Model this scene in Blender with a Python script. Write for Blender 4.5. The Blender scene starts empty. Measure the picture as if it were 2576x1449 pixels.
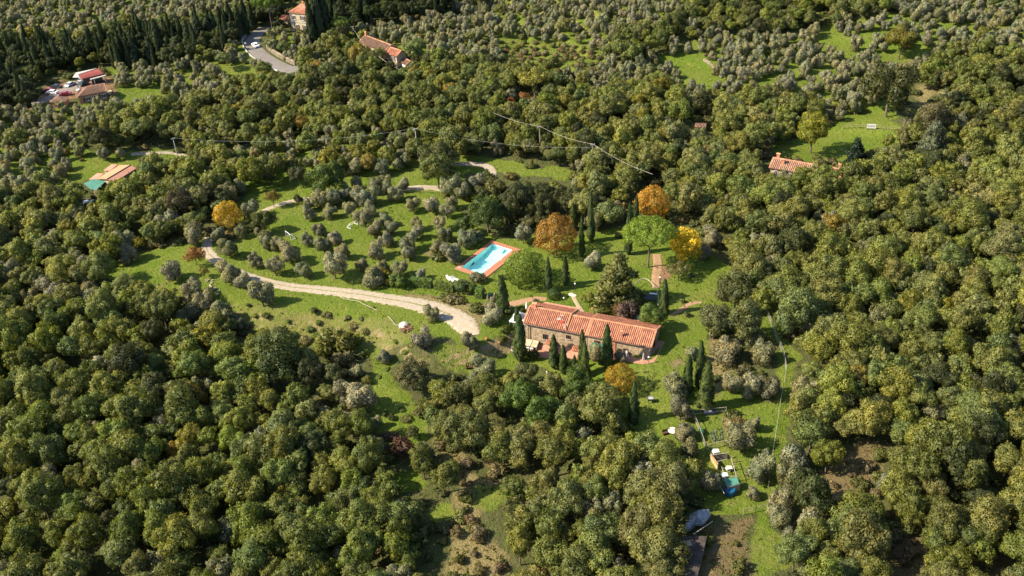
import bpy, math, random
import numpy as np
from mathutils import Vector, Matrix

# ------------------------------------------------------------------ camera, world, sun, exposure
random.seed(7)
RNG = np.random.default_rng(11)
S = bpy.context.scene
COL = S.collection
PITCH, ROLL, FPX, CAMH = math.radians(33.0), math.radians(3.0), 2568.0, 132.3
IW, IH = 2576.0, 1449.0
FWD = np.array([0.0, math.cos(PITCH), -math.sin(PITCH)])
R0 = np.array([1.0, 0.0, 0.0]); U0 = np.array([0.0, math.sin(PITCH), math.cos(PITCH)])
RGT = math.cos(ROLL) * R0 - math.sin(ROLL) * U0
UPV = math.sin(ROLL) * R0 + math.cos(ROLL) * U0
cd = bpy.data.cameras.new("camera"); cam = bpy.data.objects.new("camera", cd); COL.objects.link(cam)
cam.matrix_world = Matrix(((RGT[0], UPV[0], -FWD[0], 0), (RGT[1], UPV[1], -FWD[1], 0), (RGT[2], UPV[2], -FWD[2], CAMH), (0, 0, 0, 1)))
cd.sensor_width = 36.0; cd.lens = 36.0 * FPX / IW; cd.clip_start = 1.0; cd.clip_end = 9000.0
S.camera = cam

SUN_EL, SUN_HEAD = math.radians(41.0), math.radians(8.0)      # light travels towards +x, a little away from the camera
world = bpy.data.worlds.new("World"); S.world = world; world.use_nodes = True
wn = world.node_tree; bg = wn.nodes["Background"]
sky = wn.nodes.new("ShaderNodeTexSky"); sky.sky_type = 'NISHITA'; sky.sun_disc = False
sky.sun_elevation = SUN_EL; sky.altitude = 300
sdir = Vector((-math.cos(SUN_HEAD) * math.cos(SUN_EL), -math.sin(SUN_HEAD) * math.cos(SUN_EL), math.sin(SUN_EL)))
sky.sun_rotation = math.atan2(sdir.x, sdir.y)
wn.links.new(sky.outputs[0], bg.inputs[0]); bg.inputs[1].default_value = 0.105
sl = bpy.data.lights.new("sun", 'SUN'); sl.energy = 4.8; sl.angle = math.radians(0.6); sl.color = (1.0, 0.88, 0.67)
so = bpy.data.objects.new("sun", sl); COL.objects.link(so)
so.rotation_euler = (-sdir).to_track_quat('-Z', 'Y').to_euler(); so.location = (-200, 100, 300)
S.view_settings.view_transform = 'Standard'; S.view_settings.look = 'None'
S.view_settings.exposure = 1.5; S.view_settings.gamma = 1.0; S.view_settings.use_curve_mapping = False
S.render.engine = 'CYCLES'
S.cycles.max_bounces = 5; S.cycles.diffuse_bounces = 2; S.cycles.transparent_max_bounces = 6

# ------------------------------------------------------------------ survey: map points <-> ground
def ray(u, v):
    u = np.asarray(u, float)[..., None]; v = np.asarray(v, float)[..., None]
    return FWD * FPX + RGT * (u - IW / 2) - UPV * (v - IH / 2)
def flat(u, v, z=0.0):
    d = ray(u, v); t = (z - CAMH) / d[..., 2]
    return np.array([0, 0, CAMH]) + d * t[..., None]
def proj(P):
    q = np.asarray(P, float) - np.array([0, 0, CAMH]); w = q @ FWD
    w = np.where(w > 1, w, 1)
    return IW / 2 + FPX * (q @ RGT) / w, IH / 2 - FPX * (q @ UPV) / w, w
def sst(x, a=0.0, b=1.0):
    t = np.clip((x - a) / (b - a), 0, 1); return t * t * (3 - 2 * t)
HC = np.array([17.1, 183.4]); HA = math.radians(-22.8)       # the farmhouse: centre and heading
hex_ = np.array([math.cos(HA), math.sin(HA)]); hey = np.array([-math.sin(HA), math.cos(HA)])
EDGE = [flat(u, v)[:2] for u, v in ((-1500, 820), (-300, 740), (300, 715), (540, 735), (700, 770), (860, 772), (1000, 812), (1110, 860), (1220, 850))]
EDGE = np.array(EDGE + [HC - hex_ * 15 - hey * 0.3, HC + hex_ * 15, HC + hex_ * 60 + hey * 10, HC + hex_ * 400])
def sdist(x, y, poly):
    best = np.full(x.shape, 1e9); sg = np.ones(x.shape)
    for a, b in zip(poly[:-1], poly[1:]):
        dx, dy = b - a; L = dx * dx + dy * dy
        t = np.clip(((x - a[0]) * dx + (y - a[1]) * dy) / L, 0, 1)
        d = np.hypot(x - a[0] - t * dx, y - a[1] - t * dy)
        s = np.sign((x - a[0]) * dy - (y - a[1]) * dx)          # + on the right of the line (towards the camera)
        m = d < best - 1e-6
        best = np.where(m, d, best); sg = np.where(m, s, sg)
    return best * sg
def T(x, y):
    x = np.asarray(x, float); y = np.asarray(y, float)
    far = sst(np.hypot((x - 2) / 72.0, (y - 222) / 58.0), 0.8, 1.6)
    z = far * (1.6 * np.sin(x / 31 + 1) * np.sin(y / 37) + 0.7 * np.sin(x / 12.3 + y / 17.1) + 0.5 * np.sin(y / 9.7 - x / 15.0))
    z = z + 0.10 * np.sin(x / 5.1 + 2) * np.sin(y / 6.3)
    s = sdist(x, y, EDGE)
    w = 1 - sst(x, 3.0, 31.0)
    wid = 8.5 - 4.3 * sst(x, -16, -2)
    z = z - w * (3.4 * sst(s / wid) + np.clip(0.07 * (s - 8), 0, 6))
    z = z + sst(s, 1, 5) * (1 - sst(s, 14, 22)) * w * (.22 * np.sin(x * 1.1 + 2 * np.sin(y * .7)) * np.sin(y * 1.3 + x * .4) + .25 * np.sin(x * .5 + y * .31))
    t = np.maximum(0, 0.45 * x + 0.89 * y - 285) * 0.085 * sst(x, -10, 60)
    q = np.floor(t / 1.3); fr = t / 1.3 - q
    z = z + 1.3 * (q + sst(fr, 0.72, 1.0)) * sst(t, 0, 1) * (1 - sst(y, 700, 1500))
    return z
def place(u, v, h=0.0):
    """ground position whose point h metres above the ground is seen at map point (u, v)"""
    u = np.asarray(u, float); v = np.asarray(v, float)
    z = np.zeros(u.shape)
    for _ in range(14):
        p = flat_arr(u, v, z + h)
        z = z + 0.7 * (T(p[..., 0], p[..., 1]) - z)
    p = flat_arr(u, v, z + h); p[..., 2] = T(p[..., 0], p[..., 1])
    return p
def flat_arr(u, v, z):
    d = ray(u, v); t = (z - CAMH) / d[..., 2]
    return np.array([0, 0, CAMH]) + d * t[..., None]
def scale_at(p):
    return FPX / float((np.asarray(p, float) - [0, 0, CAMH]) @ FWD)

# ------------------------------------------------------------------ tags and object helpers
def tag(o, label=None, cat=None, group=None, kind=None):
    if label: o['label'] = label
    if cat: o['category'] = cat
    if group: o['group'] = group
    if kind: o['kind'] = kind
    return o
def empty(name, loc, rz=0.0):
    o = bpy.data.objects.new(name, None); COL.objects.link(o); o.location = [float(c) for c in loc]; o.rotation_euler = (0, 0, rz)
    o.empty_display_size = 0.5
    return o
def thing(name, loc, label, cat, group=None, rz=0.0):
    return tag(empty(name, loc, rz), label, cat, group)
def np_mesh(name, V, F, colors=None, mats=None, smooth=False, normals=None):
    V = np.asarray(V, np.float32); F = np.asarray(F, np.int32)
    me = bpy.data.meshes.new(name); n = F.shape[1]
    me.vertices.add(len(V)); me.vertices.foreach_set('co', V.ravel())
    me.loops.add(F.size); me.loops.foreach_set('vertex_index', F.ravel())
    me.polygons.add(len(F)); me.polygons.foreach_set('loop_start', np.arange(0, F.size, n, dtype=np.int32))
    if smooth: me.polygons.foreach_set('use_smooth', np.ones(len(F), bool))
    me.update(calc_edges=True)
    if colors is not None:
        for nm, c in colors.items():
            at = me.color_attributes.new(nm, 'FLOAT_COLOR', 'POINT'); at.data.foreach_set('color', np.asarray(c, np.float32).ravel())
    if mats: me.materials.append(mats)
    if normals is not None: me.normals_split_custom_set_from_vertices(np.asarray(normals, np.float32))
    return me
def link(name, me, parent=None, loc=None):
    o = bpy.data.objects.new(name, me); COL.objects.link(o)
    if parent: o.parent = parent
    if loc is not None: o.location = [float(c) for c in loc]
    return o
class MB:
    """collects simple solids, builds them as ONE mesh object"""
    def __init__(s): s.v = []; s.f = []
    def add(s, vs, fs):
        b = len(s.v); s.v += [tuple(map(float, p)) for p in vs]; s.f += [tuple(b + i for i in f) for f in fs]; return s
    def box(s, c, d, rz=0.0, tilt=None):
        x, y, z = [k / 2 for k in d]; ca, sa = math.cos(rz), math.sin(rz)
        P = []
        for sx, sy, sz in ((-1,-1,-1),(1,-1,-1),(1,1,-1),(-1,1,-1),(-1,-1,1),(1,-1,1),(1,1,1),(-1,1,1)):
            a, b, e = sx * x, sy * y, sz * z
            P.append((c[0] + a * ca - b * sa, c[1] + a * sa + b * ca, c[2] + e))
        return s.add(P, [(3,2,1,0),(4,5,6,7),(0,1,5,4),(1,2,6,5),(2,3,7,6),(3,0,4,7)])
    def slab(s, pts, t, down=True):
        """a plate: corner points (any 3-D polygon) given a thickness t downwards"""
        n = len(pts); P = [tuple(p) for p in pts] + [(p[0], p[1], p[2] - t) for p in pts]
        return s.add(P, [tuple(range(n)), tuple(range(2 * n - 1, n - 1, -1))] + [(i, i + n, (i + 1) % n + n, (i + 1) % n) for i in range(n)])
    def tube(s, a, b, r0, r1=None, n=6, cap=True):
        a = Vector(a); b = Vector(b); r1 = r0 if r1 is None else r1
        d = (b - a).normalized(); u = d.orthogonal().normalized(); w = d.cross(u)
        P = []
        for c, r in ((a, r0), (b, r1)):
            for k in range(n):
                t = 2 * math.pi * k / n; P.append(c + (u * math.cos(t) + w * math.sin(t)) * r)
        F = [(k, (k + 1) % n, n + (k + 1) % n, n + k) for k in range(n)]
        if cap: F += [tuple(range(n - 1, -1, -1)), tuple(range(n, 2 * n))]
        return s.add(P, F)
    def path(s, pts, r, n=5):
        for a, b in zip(pts[:-1], pts[1:]): s.tube(a, b, r, r, n)
        return s
    def lathe(s, c, prof, n=12):
        P = []
        for r, z in prof:
            for k in range(n):
                t = 2 * math.pi * k / n; P.append((c[0] + r * math.cos(t), c[1] + r * math.sin(t), c[2] + z))
        F = [(i * n + k, i * n + (k + 1) % n, (i + 1) * n + (k + 1) % n, (i + 1) * n + k) for i in range(len(prof) - 1) for k in range(n)]
        F += [tuple(range(n - 1, -1, -1)), tuple((len(prof) - 1) * n + k for k in range(n))]
        return s.add(P, F)
    def build(s, name, m, parent=None, smooth=False, loc=None):
        me = bpy.data.meshes.new(name); me.from_pydata(s.v, [], s.f); me.validate()
        if smooth: me.shade_smooth()
        me.materials.append(m); return link(name, me, parent, loc)

# ------------------------------------------------------------------ materials
def nodes(name):
    m = bpy.data.materials.new(name); m.use_nodes = True
    nt = m.node_tree; b = nt.nodes['Principled BSDF']; return m, nt, b
def noise(nt, scale, detail=4, rough=0.6, obj=True):
    t = nt.nodes.new('ShaderNodeTexNoise'); t.inputs['Scale'].default_value = scale
    t.inputs['Detail'].default_value = detail; t.inputs['Roughness'].default_value = rough
    tc = nt.nodes.new('ShaderNodeNewGeometry') if not obj else nt.nodes.new('ShaderNodeTexCoord')
    nt.links.new(tc.outputs['Object' if obj else 'Position'], t.inputs['Vector']); return t
def mixc(nt, fac, a, b, mode='MIX'):
    n = nt.nodes.new('ShaderNodeMix'); n.data_type = 'RGBA'; n.blend_type = mode
    for s_, v in ((0, fac), (6, a), (7, b)):
        if isinstance(v, (int, float)): n.inputs[s_].default_value = v
        elif isinstance(v, tuple): n.inputs[s_].default_value = (*v, 1)
        else: nt.links.new(v, n.inputs[s_])
    return n.outputs[2]
def ramp(nt, fac, a, b):
    n = nt.nodes.new('ShaderNodeMapRange'); n.inputs[1].default_value = a; n.inputs[2].default_value = b
    n.interpolation_type = 'SMOOTHSTEP'
    nt.links.new(fac, n.inputs[0]); return n.outputs[0]
def plain(name, c1, c2=None, scale=3.0, rough=0.8, bump=0.0, island=False, metal=0.0, spec=0.3, world_=False, lo=0.35, hi=0.65):
    m, nt, b = nodes(name)
    c2 = c2 or tuple(k * 0.72 for k in c1)
    t = noise(nt, scale, 5, obj=not world_)
    col = mixc(nt, ramp(nt, t.outputs[0], lo, hi), c1, c2)
    if island:
        g = nt.nodes.new('ShaderNodeNewGeometry')
        v = nt.nodes.new('ShaderNodeMapRange'); v.inputs[3].default_value = 0.74; v.inputs[4].default_value = 1.2
        nt.links.new(g.outputs['Random Per Island'], v.inputs[0])
        cb = nt.nodes.new('ShaderNodeCombineColor')
        for i in range(3): nt.links.new(v.outputs[0], cb.inputs[i])
        col = mixc(nt, 1.0, col, cb.outputs[0], 'MULTIPLY')
    nt.links.new(col, b.inputs['Base Color'])
    b.inputs['Roughness'].default_value = rough; b.inputs['Metallic'].default_value = metal
    b.inputs['Specular IOR Level'].default_value = spec
    if bump:
        bp = nt.nodes.new('ShaderNodeBump'); bp.inputs['Strength'].default_value = 0.6; bp.inputs['Distance'].default_value = bump
        nt.links.new(t.outputs[0], bp.inputs['Height']); nt.links.new(bp.outputs[0], b.inputs['Normal'])
    return m
def foliage(name, source):
    """leaves: colour from the object colour, or from the mesh attribute for merged foliage"""
    m, nt, b = nodes(name)
    if source == 'object':
        oi = nt.nodes.new('ShaderNodeObjectInfo'); base = oi.outputs['Color']
    elif source == 'instance':
        at = nt.nodes.new('ShaderNodeAttribute'); at.attribute_type = 'INSTANCER'; at.attribute_name = 'leaf'; base = at.outputs[0]
    else:
        at = nt.nodes.new('ShaderNodeVertexColor'); at.layer_name = 'leaf'; base = at.outputs[0]
    g = nt.nodes.new('ShaderNodeNewGeometry')
    v = nt.nodes.new('ShaderNodeMapRange'); v.inputs[3].default_value = 0.66; v.inputs[4].default_value = 1.34
    nt.links.new(g.outputs['Random Per Island'], v.inputs[0])
    cb = nt.nodes.new('ShaderNodeCombineColor')
    for i in range(3): nt.links.new(v.outputs[0], cb.inputs[i])
    c = mixc(nt, 1.0, base, cb.outputs[0], 'MULTIPLY')
    t = noise(nt, 0.35, 3, obj=False)
    warm = mixc(nt, 1.0, c, (1.10, 1.06, 0.88), 'MULTIPLY'); cool = mixc(nt, 1.0, c, (0.88, 0.95, 0.97), 'MULTIPLY')
    c = mixc(nt, ramp(nt, t.outputs[0], 0.35, 0.65), warm, cool)
    t2 = noise(nt, 1.1, 4, .7, obj=False)
    c = mixc(nt, ramp(nt, t2.outputs[0], 0.35, 0.65), mixc(nt, 1.0, c, (0.74, 0.76, 0.72), 'MULTIPLY'), mixc(nt, 1.0, c, (1.24, 1.22, 1.12), 'MULTIPLY'))
    nt.links.new(c, b.inputs['Base Color']); b.inputs['Roughness'].default_value = 0.55; b.inputs['Specular IOR Level'].default_value = 0.25
    tr = nt.nodes.new('ShaderNodeBsdfTranslucent'); nt.links.new(mixc(nt, 1.0, c, (1.35, 1.25, 0.6), 'MULTIPLY'), tr.inputs[0])
    mx = nt.nodes.new('ShaderNodeMixShader'); mx.inputs[0].default_value = 0.36
    nt.links.new(b.outputs[0], mx.inputs[1]); nt.links.new(tr.outputs[0], mx.inputs[2])
    nt.links.new(mx.outputs[0], nt.nodes['Material Output'].inputs[0]); return m
LEAF = foliage('leaf', 'object'); LEAFS = foliage('leaf_merged', 'attr'); LEAFI = foliage('leaf_mass', 'instance')
BARK = plain('bark', (0.13, 0.10, 0.075), (0.06, 0.045, 0.035), 6)
PALEBARK = plain('pale_bark', (0.36, 0.33, 0.28), (0.2, 0.17, 0.13), 6)
TERRA = plain('terracotta_tile', (0.47, 0.205, 0.115), (0.32, 0.14, 0.085), .9, 0.85, island=True)
TERRA_P = plain('faded_tile', (0.36, 0.21, 0.14), (0.26, 0.15, 0.10), 1.2, 0.9, island=True)
TERRA_OLD = plain('old_terracotta', (0.23, 0.13, 0.085), (0.15, 0.095, 0.068), 1.1, 0.9, island=True)
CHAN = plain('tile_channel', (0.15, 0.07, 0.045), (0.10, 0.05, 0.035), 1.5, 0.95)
RIDGE = plain('ridge_tile', (0.44, 0.21, 0.11), (0.34, 0.15, 0.08), 2.0, 0.85, island=True)
STONE = plain('rubble_stone', (0.36, 0.275, 0.175), (0.21, 0.155, 0.10), 2.2, 0.95, bump=0.08, lo=0.42, hi=0.6)
STONE_D = plain('dry_stone', (0.27, 0.225, 0.165), (0.16, 0.13, 0.09), 3, 0.95, bump=0.05, island=True)
PLASTER = plain('cream_plaster', (0.46, 0.37, 0.25), (0.34, 0.27, 0.18), 0.9, 0.9)
BRICKRED = plain('clay_brick', (0.42, 0.19, 0.11), (0.3, 0.13, 0.08), 3, 0.9)
WHITE = plain('white_paint', (0.62, 0.62, 0.59), (0.52, 0.52, 0.50), 2, 0.5)
GLASS = plain('dark_glass', (0.02, 0.025, 0.03), (0.03, 0.035, 0.04), 2, 0.15, spec=0.6)
DARK = plain('dark_opening', (0.02, 0.016, 0.014), (0.03, 0.025, 0.02), 2, 0.9)
SHUTTER = plain('brown_shutter', (0.085, 0.035, 0.025), (0.06, 0.03, 0.02), 4, 0.7)
COPPER = plain('copper_pipe', (0.16, 0.085, 0.06), (0.10, 0.06, 0.05), 4, 0.5, metal=0.4)
WOOD = plain('weathered_wood', (0.30, 0.24, 0.17), (0.19, 0.15, 0.11), 5, 0.9)
PLY = plain('plywood', (0.48, 0.30, 0.14), (0.36, 0.22, 0.10), 3, 0.85)
GREYM = plain('grey_metal', (0.42, 0.43, 0.42), (0.30, 0.31, 0.31), 2, 0.45, metal=0.3)
BLACKM = plain('black_metal', (0.03, 0.03, 0.035), (0.05, 0.05, 0.055), 4, 0.5)
CONC = plain('concrete', (0.42, 0.40, 0.36), (0.31, 0.29, 0.26), 2.5, 0.9)
GREENR = plain('green_sheet', (0.06, 0.18, 0.135), (0.045, 0.14, 0.105), 0.8, 0.6)
GREENT = plain('green_tarpaulin', (0.012, 0.13, 0.08), (0.012, 0.09, 0.055), 1.5, 0.6)
BLUE = plain('blue_plastic', (0.012, 0.085, 0.17), (0.01, 0.06, 0.12), 2, 0.35)
REDM = plain('red_metal_roof', (0.22, 0.055, 0.042), (0.17, 0.042, 0.033), 0.6, 0.55)
PINK = plain('pale_clay_sheet', (0.38, 0.19, 0.13), (0.33, 0.165, 0.115), 0.7, 0.85)
ORANGE = plain('orange_clay_sheet', (0.42, 0.215, 0.115), (0.37, 0.185, 0.10), 0.5, 0.85)
YELLOW = plain('yellow_plastic', (0.75, 0.62, 0.03), (0.6, 0.5, 0.03), 2, 0.5)
SILVER = plain('silver_tarpaulin', (0.22, 0.235, 0.26), (0.14, 0.15, 0.17), 1.2, 0.35, bump=0.25)
COVER = plain('dark_roofing', (0.03, 0.025, 0.023), (0.06, 0.047, 0.037), 0.8, 0.95)
CARW = plain('white_car_paint', (0.78, 0.78, 0.78), (0.74, 0.74, 0.74), 1, 0.25, spec=0.5)
CARR = plain('red_car_paint', (0.30, 0.02, 0.02), (0.26, 0.02, 0.02), 1, 0.25, spec=0.5)
CARD = plain('dark_car_paint', (0.03, 0.033, 0.04), (0.035, 0.04, 0.05), 1, 0.25, spec=0.5)
CARS = plain('silver_car_paint', (0.36, 0.37, 0.38), (0.34, 0.35, 0.36), 1, 0.3, spec=0.5)
RUBBER = plain('rubber', (0.02, 0.02, 0.02), (0.03, 0.03, 0.03), 4, 0.8)

# ------------------------------------------------------------------ map of the land cover (corner points surveyed from the photograph)
ZG = [  # (kind, polygon); later ones win.  grass / dry / earth / litter
 ('grass', [(-400,-60),(640,-60),(640,40),(440,75),(330,65),(200,112),(0,95),(-400,120)]),
 ('dryg', [(430,0),(640,0),(560,60),(440,40)]),
 ('mixg', [(-300,280),(110,262),(270,250),(265,175),(340,160),(620,165),(700,190),(560,240),(400,270),(300,290),(200,330),(240,400),(200,440),(100,500),(-300,540)]),
 ('grass', [(150,400),(330,375),(450,375),(430,400),(330,420),(200,465),(160,480),(80,450)]),
 ('grass', [(270,240),(400,215),(420,235),(340,255),(280,255)]),
 ('dryg', [(480,165),(560,125),(650,100),(630,140),(700,185),(560,180)]),
 ('mixg', [(560,380),(900,365),(1060,380),(1180,420),(1160,480),(1060,500),(960,510),(840,520),(690,530),(600,560),(620,480)]),
 ('grass', [(680,465),(780,455),(770,490),(680,505),(600,560),(580,530),(640,480)]),
 ('mixg', [(840,60),(1140,60),(1300,-60),(1800,-60),(1700,60),(1560,90),(1500,150),(1240,170),(1150,150),(1050,140),(880,120)]),
 ('dryg', [(1240,90),(1480,110),(1540,170),(1440,190),(1280,170)]),
 ('mixg', [(1800,80),(1960,90),(2200,40),(2700,-40),(2700,110),(2400,130),(2300,200),(2240,300),(2100,270),(1900,250),(1780,260),(1600,200),(1620,150)]),
 ('grass', [(2060,60),(2140,90),(2130,130),(2050,110)]), ('grass', [(2380,110),(2480,120),(2440,180),(2390,160)]),
 ('grass', [(1700,140),(1800,140),(1790,220),(1730,215)]), ('grass', [(1850,130),(1930,110),(1920,170),(1860,180)]),
 ('grass', [(1700,0),(2040,-60),(2040,10),(1980,12)]),
 ('dry', [(2240,160),(2280,150),(2290,190),(2240,200)]), ('dry', [(2300,210),(2370,215),(2360,270),(2300,265)]),
 ('dry', [(2380,265),(2440,275),(2440,330),(2400,310)]),
 ('grass', [(1930,365),(2020,345),(2080,310),(2110,285),(2250,295),(2270,330),(2220,390),(2120,410),(1960,400)]),
 ('grass', [(2390,330),(2450,320),(2450,370),(2400,370)]),
 ('grass', [(1150,388),(1240,395),(1330,415),(1460,430),(1430,450),(1270,440),(1180,430),(1140,420)]),
 # the farm
 ('grass', [(560,640),(620,590),(690,530),(840,508),(960,505),(1060,465),(1190,480),(1160,540),(1240,600),(1420,590),(1560,575),(1640,570),(1760,600),(1830,680),(1860,750),(1800,800),(1760,880),(1740,930),(1900,980),(1985,1060),(1940,1290),(1780,1290),(1740,1200),(1600,1120),(1540,1000),(1380,930),(1290,920),(1240,960),(1180,950),(1150,850),(1020,840),(860,770),(700,740),(640,730),(560,700)]),
 ('grass', [(330,640),(520,600),(560,640),(600,720),(700,740),(1020,800),(1060,850),(960,880),(1000,960),(1060,1060),(1090,1120),(1000,1120),(900,1020),(950,900),(860,870),(700,870),(640,830),(560,760),(480,745),(420,735),(330,700),(200,700)]),
 ('bank', [(560,740),(640,760),(860,790),(1000,800),(1060,840),(970,880),(950,880),(860,870),(760,860),(700,850),(600,820)]),
 ('dryg', [(540,700),(600,740),(620,800),(560,780),(500,720)]), ('bank', [(280,690),(420,710),(400,760),(320,740)]),
 ('dryg', [(760,530),(930,510),(1060,520),(1000,560),(820,570)]), ('dryg', [(1100,560),(1180,600),(1170,640),(1080,640)]),
 ('dryg', [(960,600),(1080,590),(1060,660),(930,660)]),
 ('dry', [(1060,620),(1110,620),(1100,650),(1070,650)]),
 ('dryg', [(1240,745),(1360,740),(1320,790),(1230,790)]), ('dry', [(1000,742),(1100,745),(1230,765),(1240,800),(1200,830),(1180,800),(1080,768),(990,752)]), ('mixg', [(680,80),(810,90),(840,180),(750,165),(700,135),(672,110)]),
 ('earth', [(1640,640),(1668,640),(1680,700),(1660,720),(1640,700)]),
 ('dryg', [(1690,740),(1850,700),(1860,760),(1800,830),(1700,800)]), ('dryg', [(1700,870),(1830,840),(1860,960),(1830,1020),(1760,1020),(1740,930)]),
 ('dry', [(1790,850),(1830,860),(1830,960),(1790,1000),(1775,930)]), ('dry', [(1690,900),(1712,900),(1715,960),(1695,940)]),
 ('dryg', [(1150,860),(1190,870),(1170,950),(1100,920),(1090,880)]), ('dryg', [(1180,800),(1290,860),(1270,900),(1160,880)]),
 ('dryg', [(1500,930),(1660,920),(1650,1030),(1560,1010)]),
 ('dryg', [(1740,1040),(1850,1030),(1850,1150),(1770,1130)]), ('dry', [(1825,1040),(1850,1040),(1865,1130),(1835,1110)]),
 ('grass', [(1905,770),(1935,765),(1985,850),(2010,900),(1995,950),(1985,1040),(1970,1130),(1950,1230),(1930,1300),(1960,1449),(1910,1449),(1900,1300),(1940,1130),(1955,1000),(1965,910)]),
 ('dry', [(1060,1120),(1110,1110),(1150,1220),(1130,1330),(1120,1449),(1290,1449),(1270,1380),(1210,1330),(1200,1260),(1280,1240),(1260,1200),(1200,1200),(1180,1150),(1110,1090)]),
 ('grass', [(990,1190),(1050,1180),(1060,1220),(1010,1240)]), ('dryg', [(1180,1230),(1270,1210),(1290,1250),(1230,1290),(1180,1270)]),
 ('grass', [(1090,1280),(1130,1260),(1140,1300),(1100,1330)]),
 ('brown', [(1790,1320),(1900,1285),(1890,1449),(1740,1480)]), ('brown', [(2060,1180),(2180,1100),(2240,1120),(2200,1260),(2120,1300),(2040,1250)]),
 ('brown', [(2240,1330),(2330,1310),(2340,1480),(2230,1480)]), ('brown', [(2420,1370),(2600,1400),(2600,1500),(2420,1500)]),
 ('brown', [(1980,1180),(2060,1200),(2020,1260),(1970,1240)]), ('dryg', [(1900,1330),(1990,1340),(2010,1420),(1930,1449),(1880,1449)]),
 ('earth', [(1225,1050),(1260,1060),(1250,1180),(1215,1170)]), ('dry', [(20,700),(120,680),(110,740),(20,760)]),
 ('dry', [(10,520),(70,560),(60,640),(10,620)]),
 ('earth', [(120,215),(240,190),(290,200),(300,235),(180,245),(80,275),(60,262)]),
]
def inpoly(u, v, poly):
    c = np.zeros(u.shape, bool); n = len(poly)
    for i in range(n):
        x1, y1 = poly[i]; x2, y2 = poly[(i + 1) % n]
        if y1 == y2: continue
        c ^= ((y1 > v) != (y2 > v)) & (u < (x2 - x1) * (v - y1) / (y2 - y1) + x1)
    return c
def wob(x, y, k):
    return np.sin(x * k + 1.3) * np.cos(y * k * 1.17 + .4) + 0.6 * np.sin(x * k * 2.3 + y * k * 1.9)
KCOL = {'litter': (0.12, 0.15, 0.15), 'grass': (1, 0, 0), 'dryg': (.65, .40, 0), 'mixg': (.62, .3, .05), 'bank': (.75, .52, .02), 'dry': (.12, .85, .2), 'brown': (.08, .5, .55), 'earth': (.1, .2, 1)}
def ground_cover(x, y, z):
    u, v, w = proj(np.stack([x, y, z], -1))
    u = u + 9 * wob(x, y, .35) + 5 * wob(y, x, .9); v = v + 5 * wob(x + 50, y, .33) + 3 * wob(y, x, 1.0)
    out = np.zeros(x.shape + (3,)); out[:] = KCOL['litter']
    for k, p in ZG: out[inpoly(u, v, p)] = KCOL[k]
    return out
xs = np.concatenate([np.linspace(-6000, -330, 14)[:-1], np.linspace(-330, -90, 130)[:-1], np.linspace(-90, 70, 180)[:-1], np.linspace(70, 300, 125)[:-1], np.linspace(300, 6000, 14)])
ys = np.concatenate([np.linspace(-3000, 60, 8)[:-1], np.linspace(60, 300, 250)[:-1], np.linspace(300, 560, 140)[:-1], np.linspace(560, 7000, 20)])
X, Y = np.meshgrid(xs, ys); Z = T(X, Y)
POOLC = np.array([-5.6, 233.9]); POOLA = 0.0       # set just below
pq = [flat(u, v, 0.0)[:2] for u, v in ((1238.2, 613.0), (1287, 630.2), (1211.8, 691.5), (1161.7, 673.2))]
POOLC = sum(pq) / 4; pe = (pq[1] - pq[2]) + (pq[0] - pq[3]); POOLA = math.atan2(pe[1], pe[0]) - math.radians(1)
POOLL, POOLW = 13.2, 6.1
pex = np.array([math.cos(POOLA), math.sin(POOLA)]); pey = np.array([-pex[1], pex[0]])
lx = (X - POOLC[0]) * pex[0] + (Y - POOLC[1]) * pex[1]; ly = (X - POOLC[0]) * pey[0] + (Y - POOLC[1]) * pey[1]
PZ = float(T(POOLC[0], POOLC[1]))
near_pool = (np.abs(lx) < POOLL / 2 + 4) & (np.abs(ly) < POOLW / 2 + 4); Z = np.where(near_pool, np.minimum(Z, PZ), Z)
Z = np.where((np.abs(lx) < POOLL / 2 + 0.2) & (np.abs(ly) < POOLW / 2 + 0.2), PZ - 2.6, Z)
cc = ground_cover(X.ravel(), Y.ravel(), Z.ravel()).reshape(X.shape + (3,))
for _ in range(1):
    p = np.pad(cc, ((1, 1), (1, 1), (0, 0)), 'edge'); cc = (p[:-2, 1:-1] + p[2:, 1:-1] + p[1:-1, :-2] + p[1:-1, 2:] + 2 * cc) / 6
cc = np.concatenate([cc, np.ones(cc.shape[:2] + (1,))], -1)
ny, nx = X.shape; I = np.arange(nx * ny).reshape(ny, nx)
F = np.stack([I[:-1, :-1], I[:-1, 1:], I[1:, 1:], I[1:, :-1]], -1).reshape(-1, 4)
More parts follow.
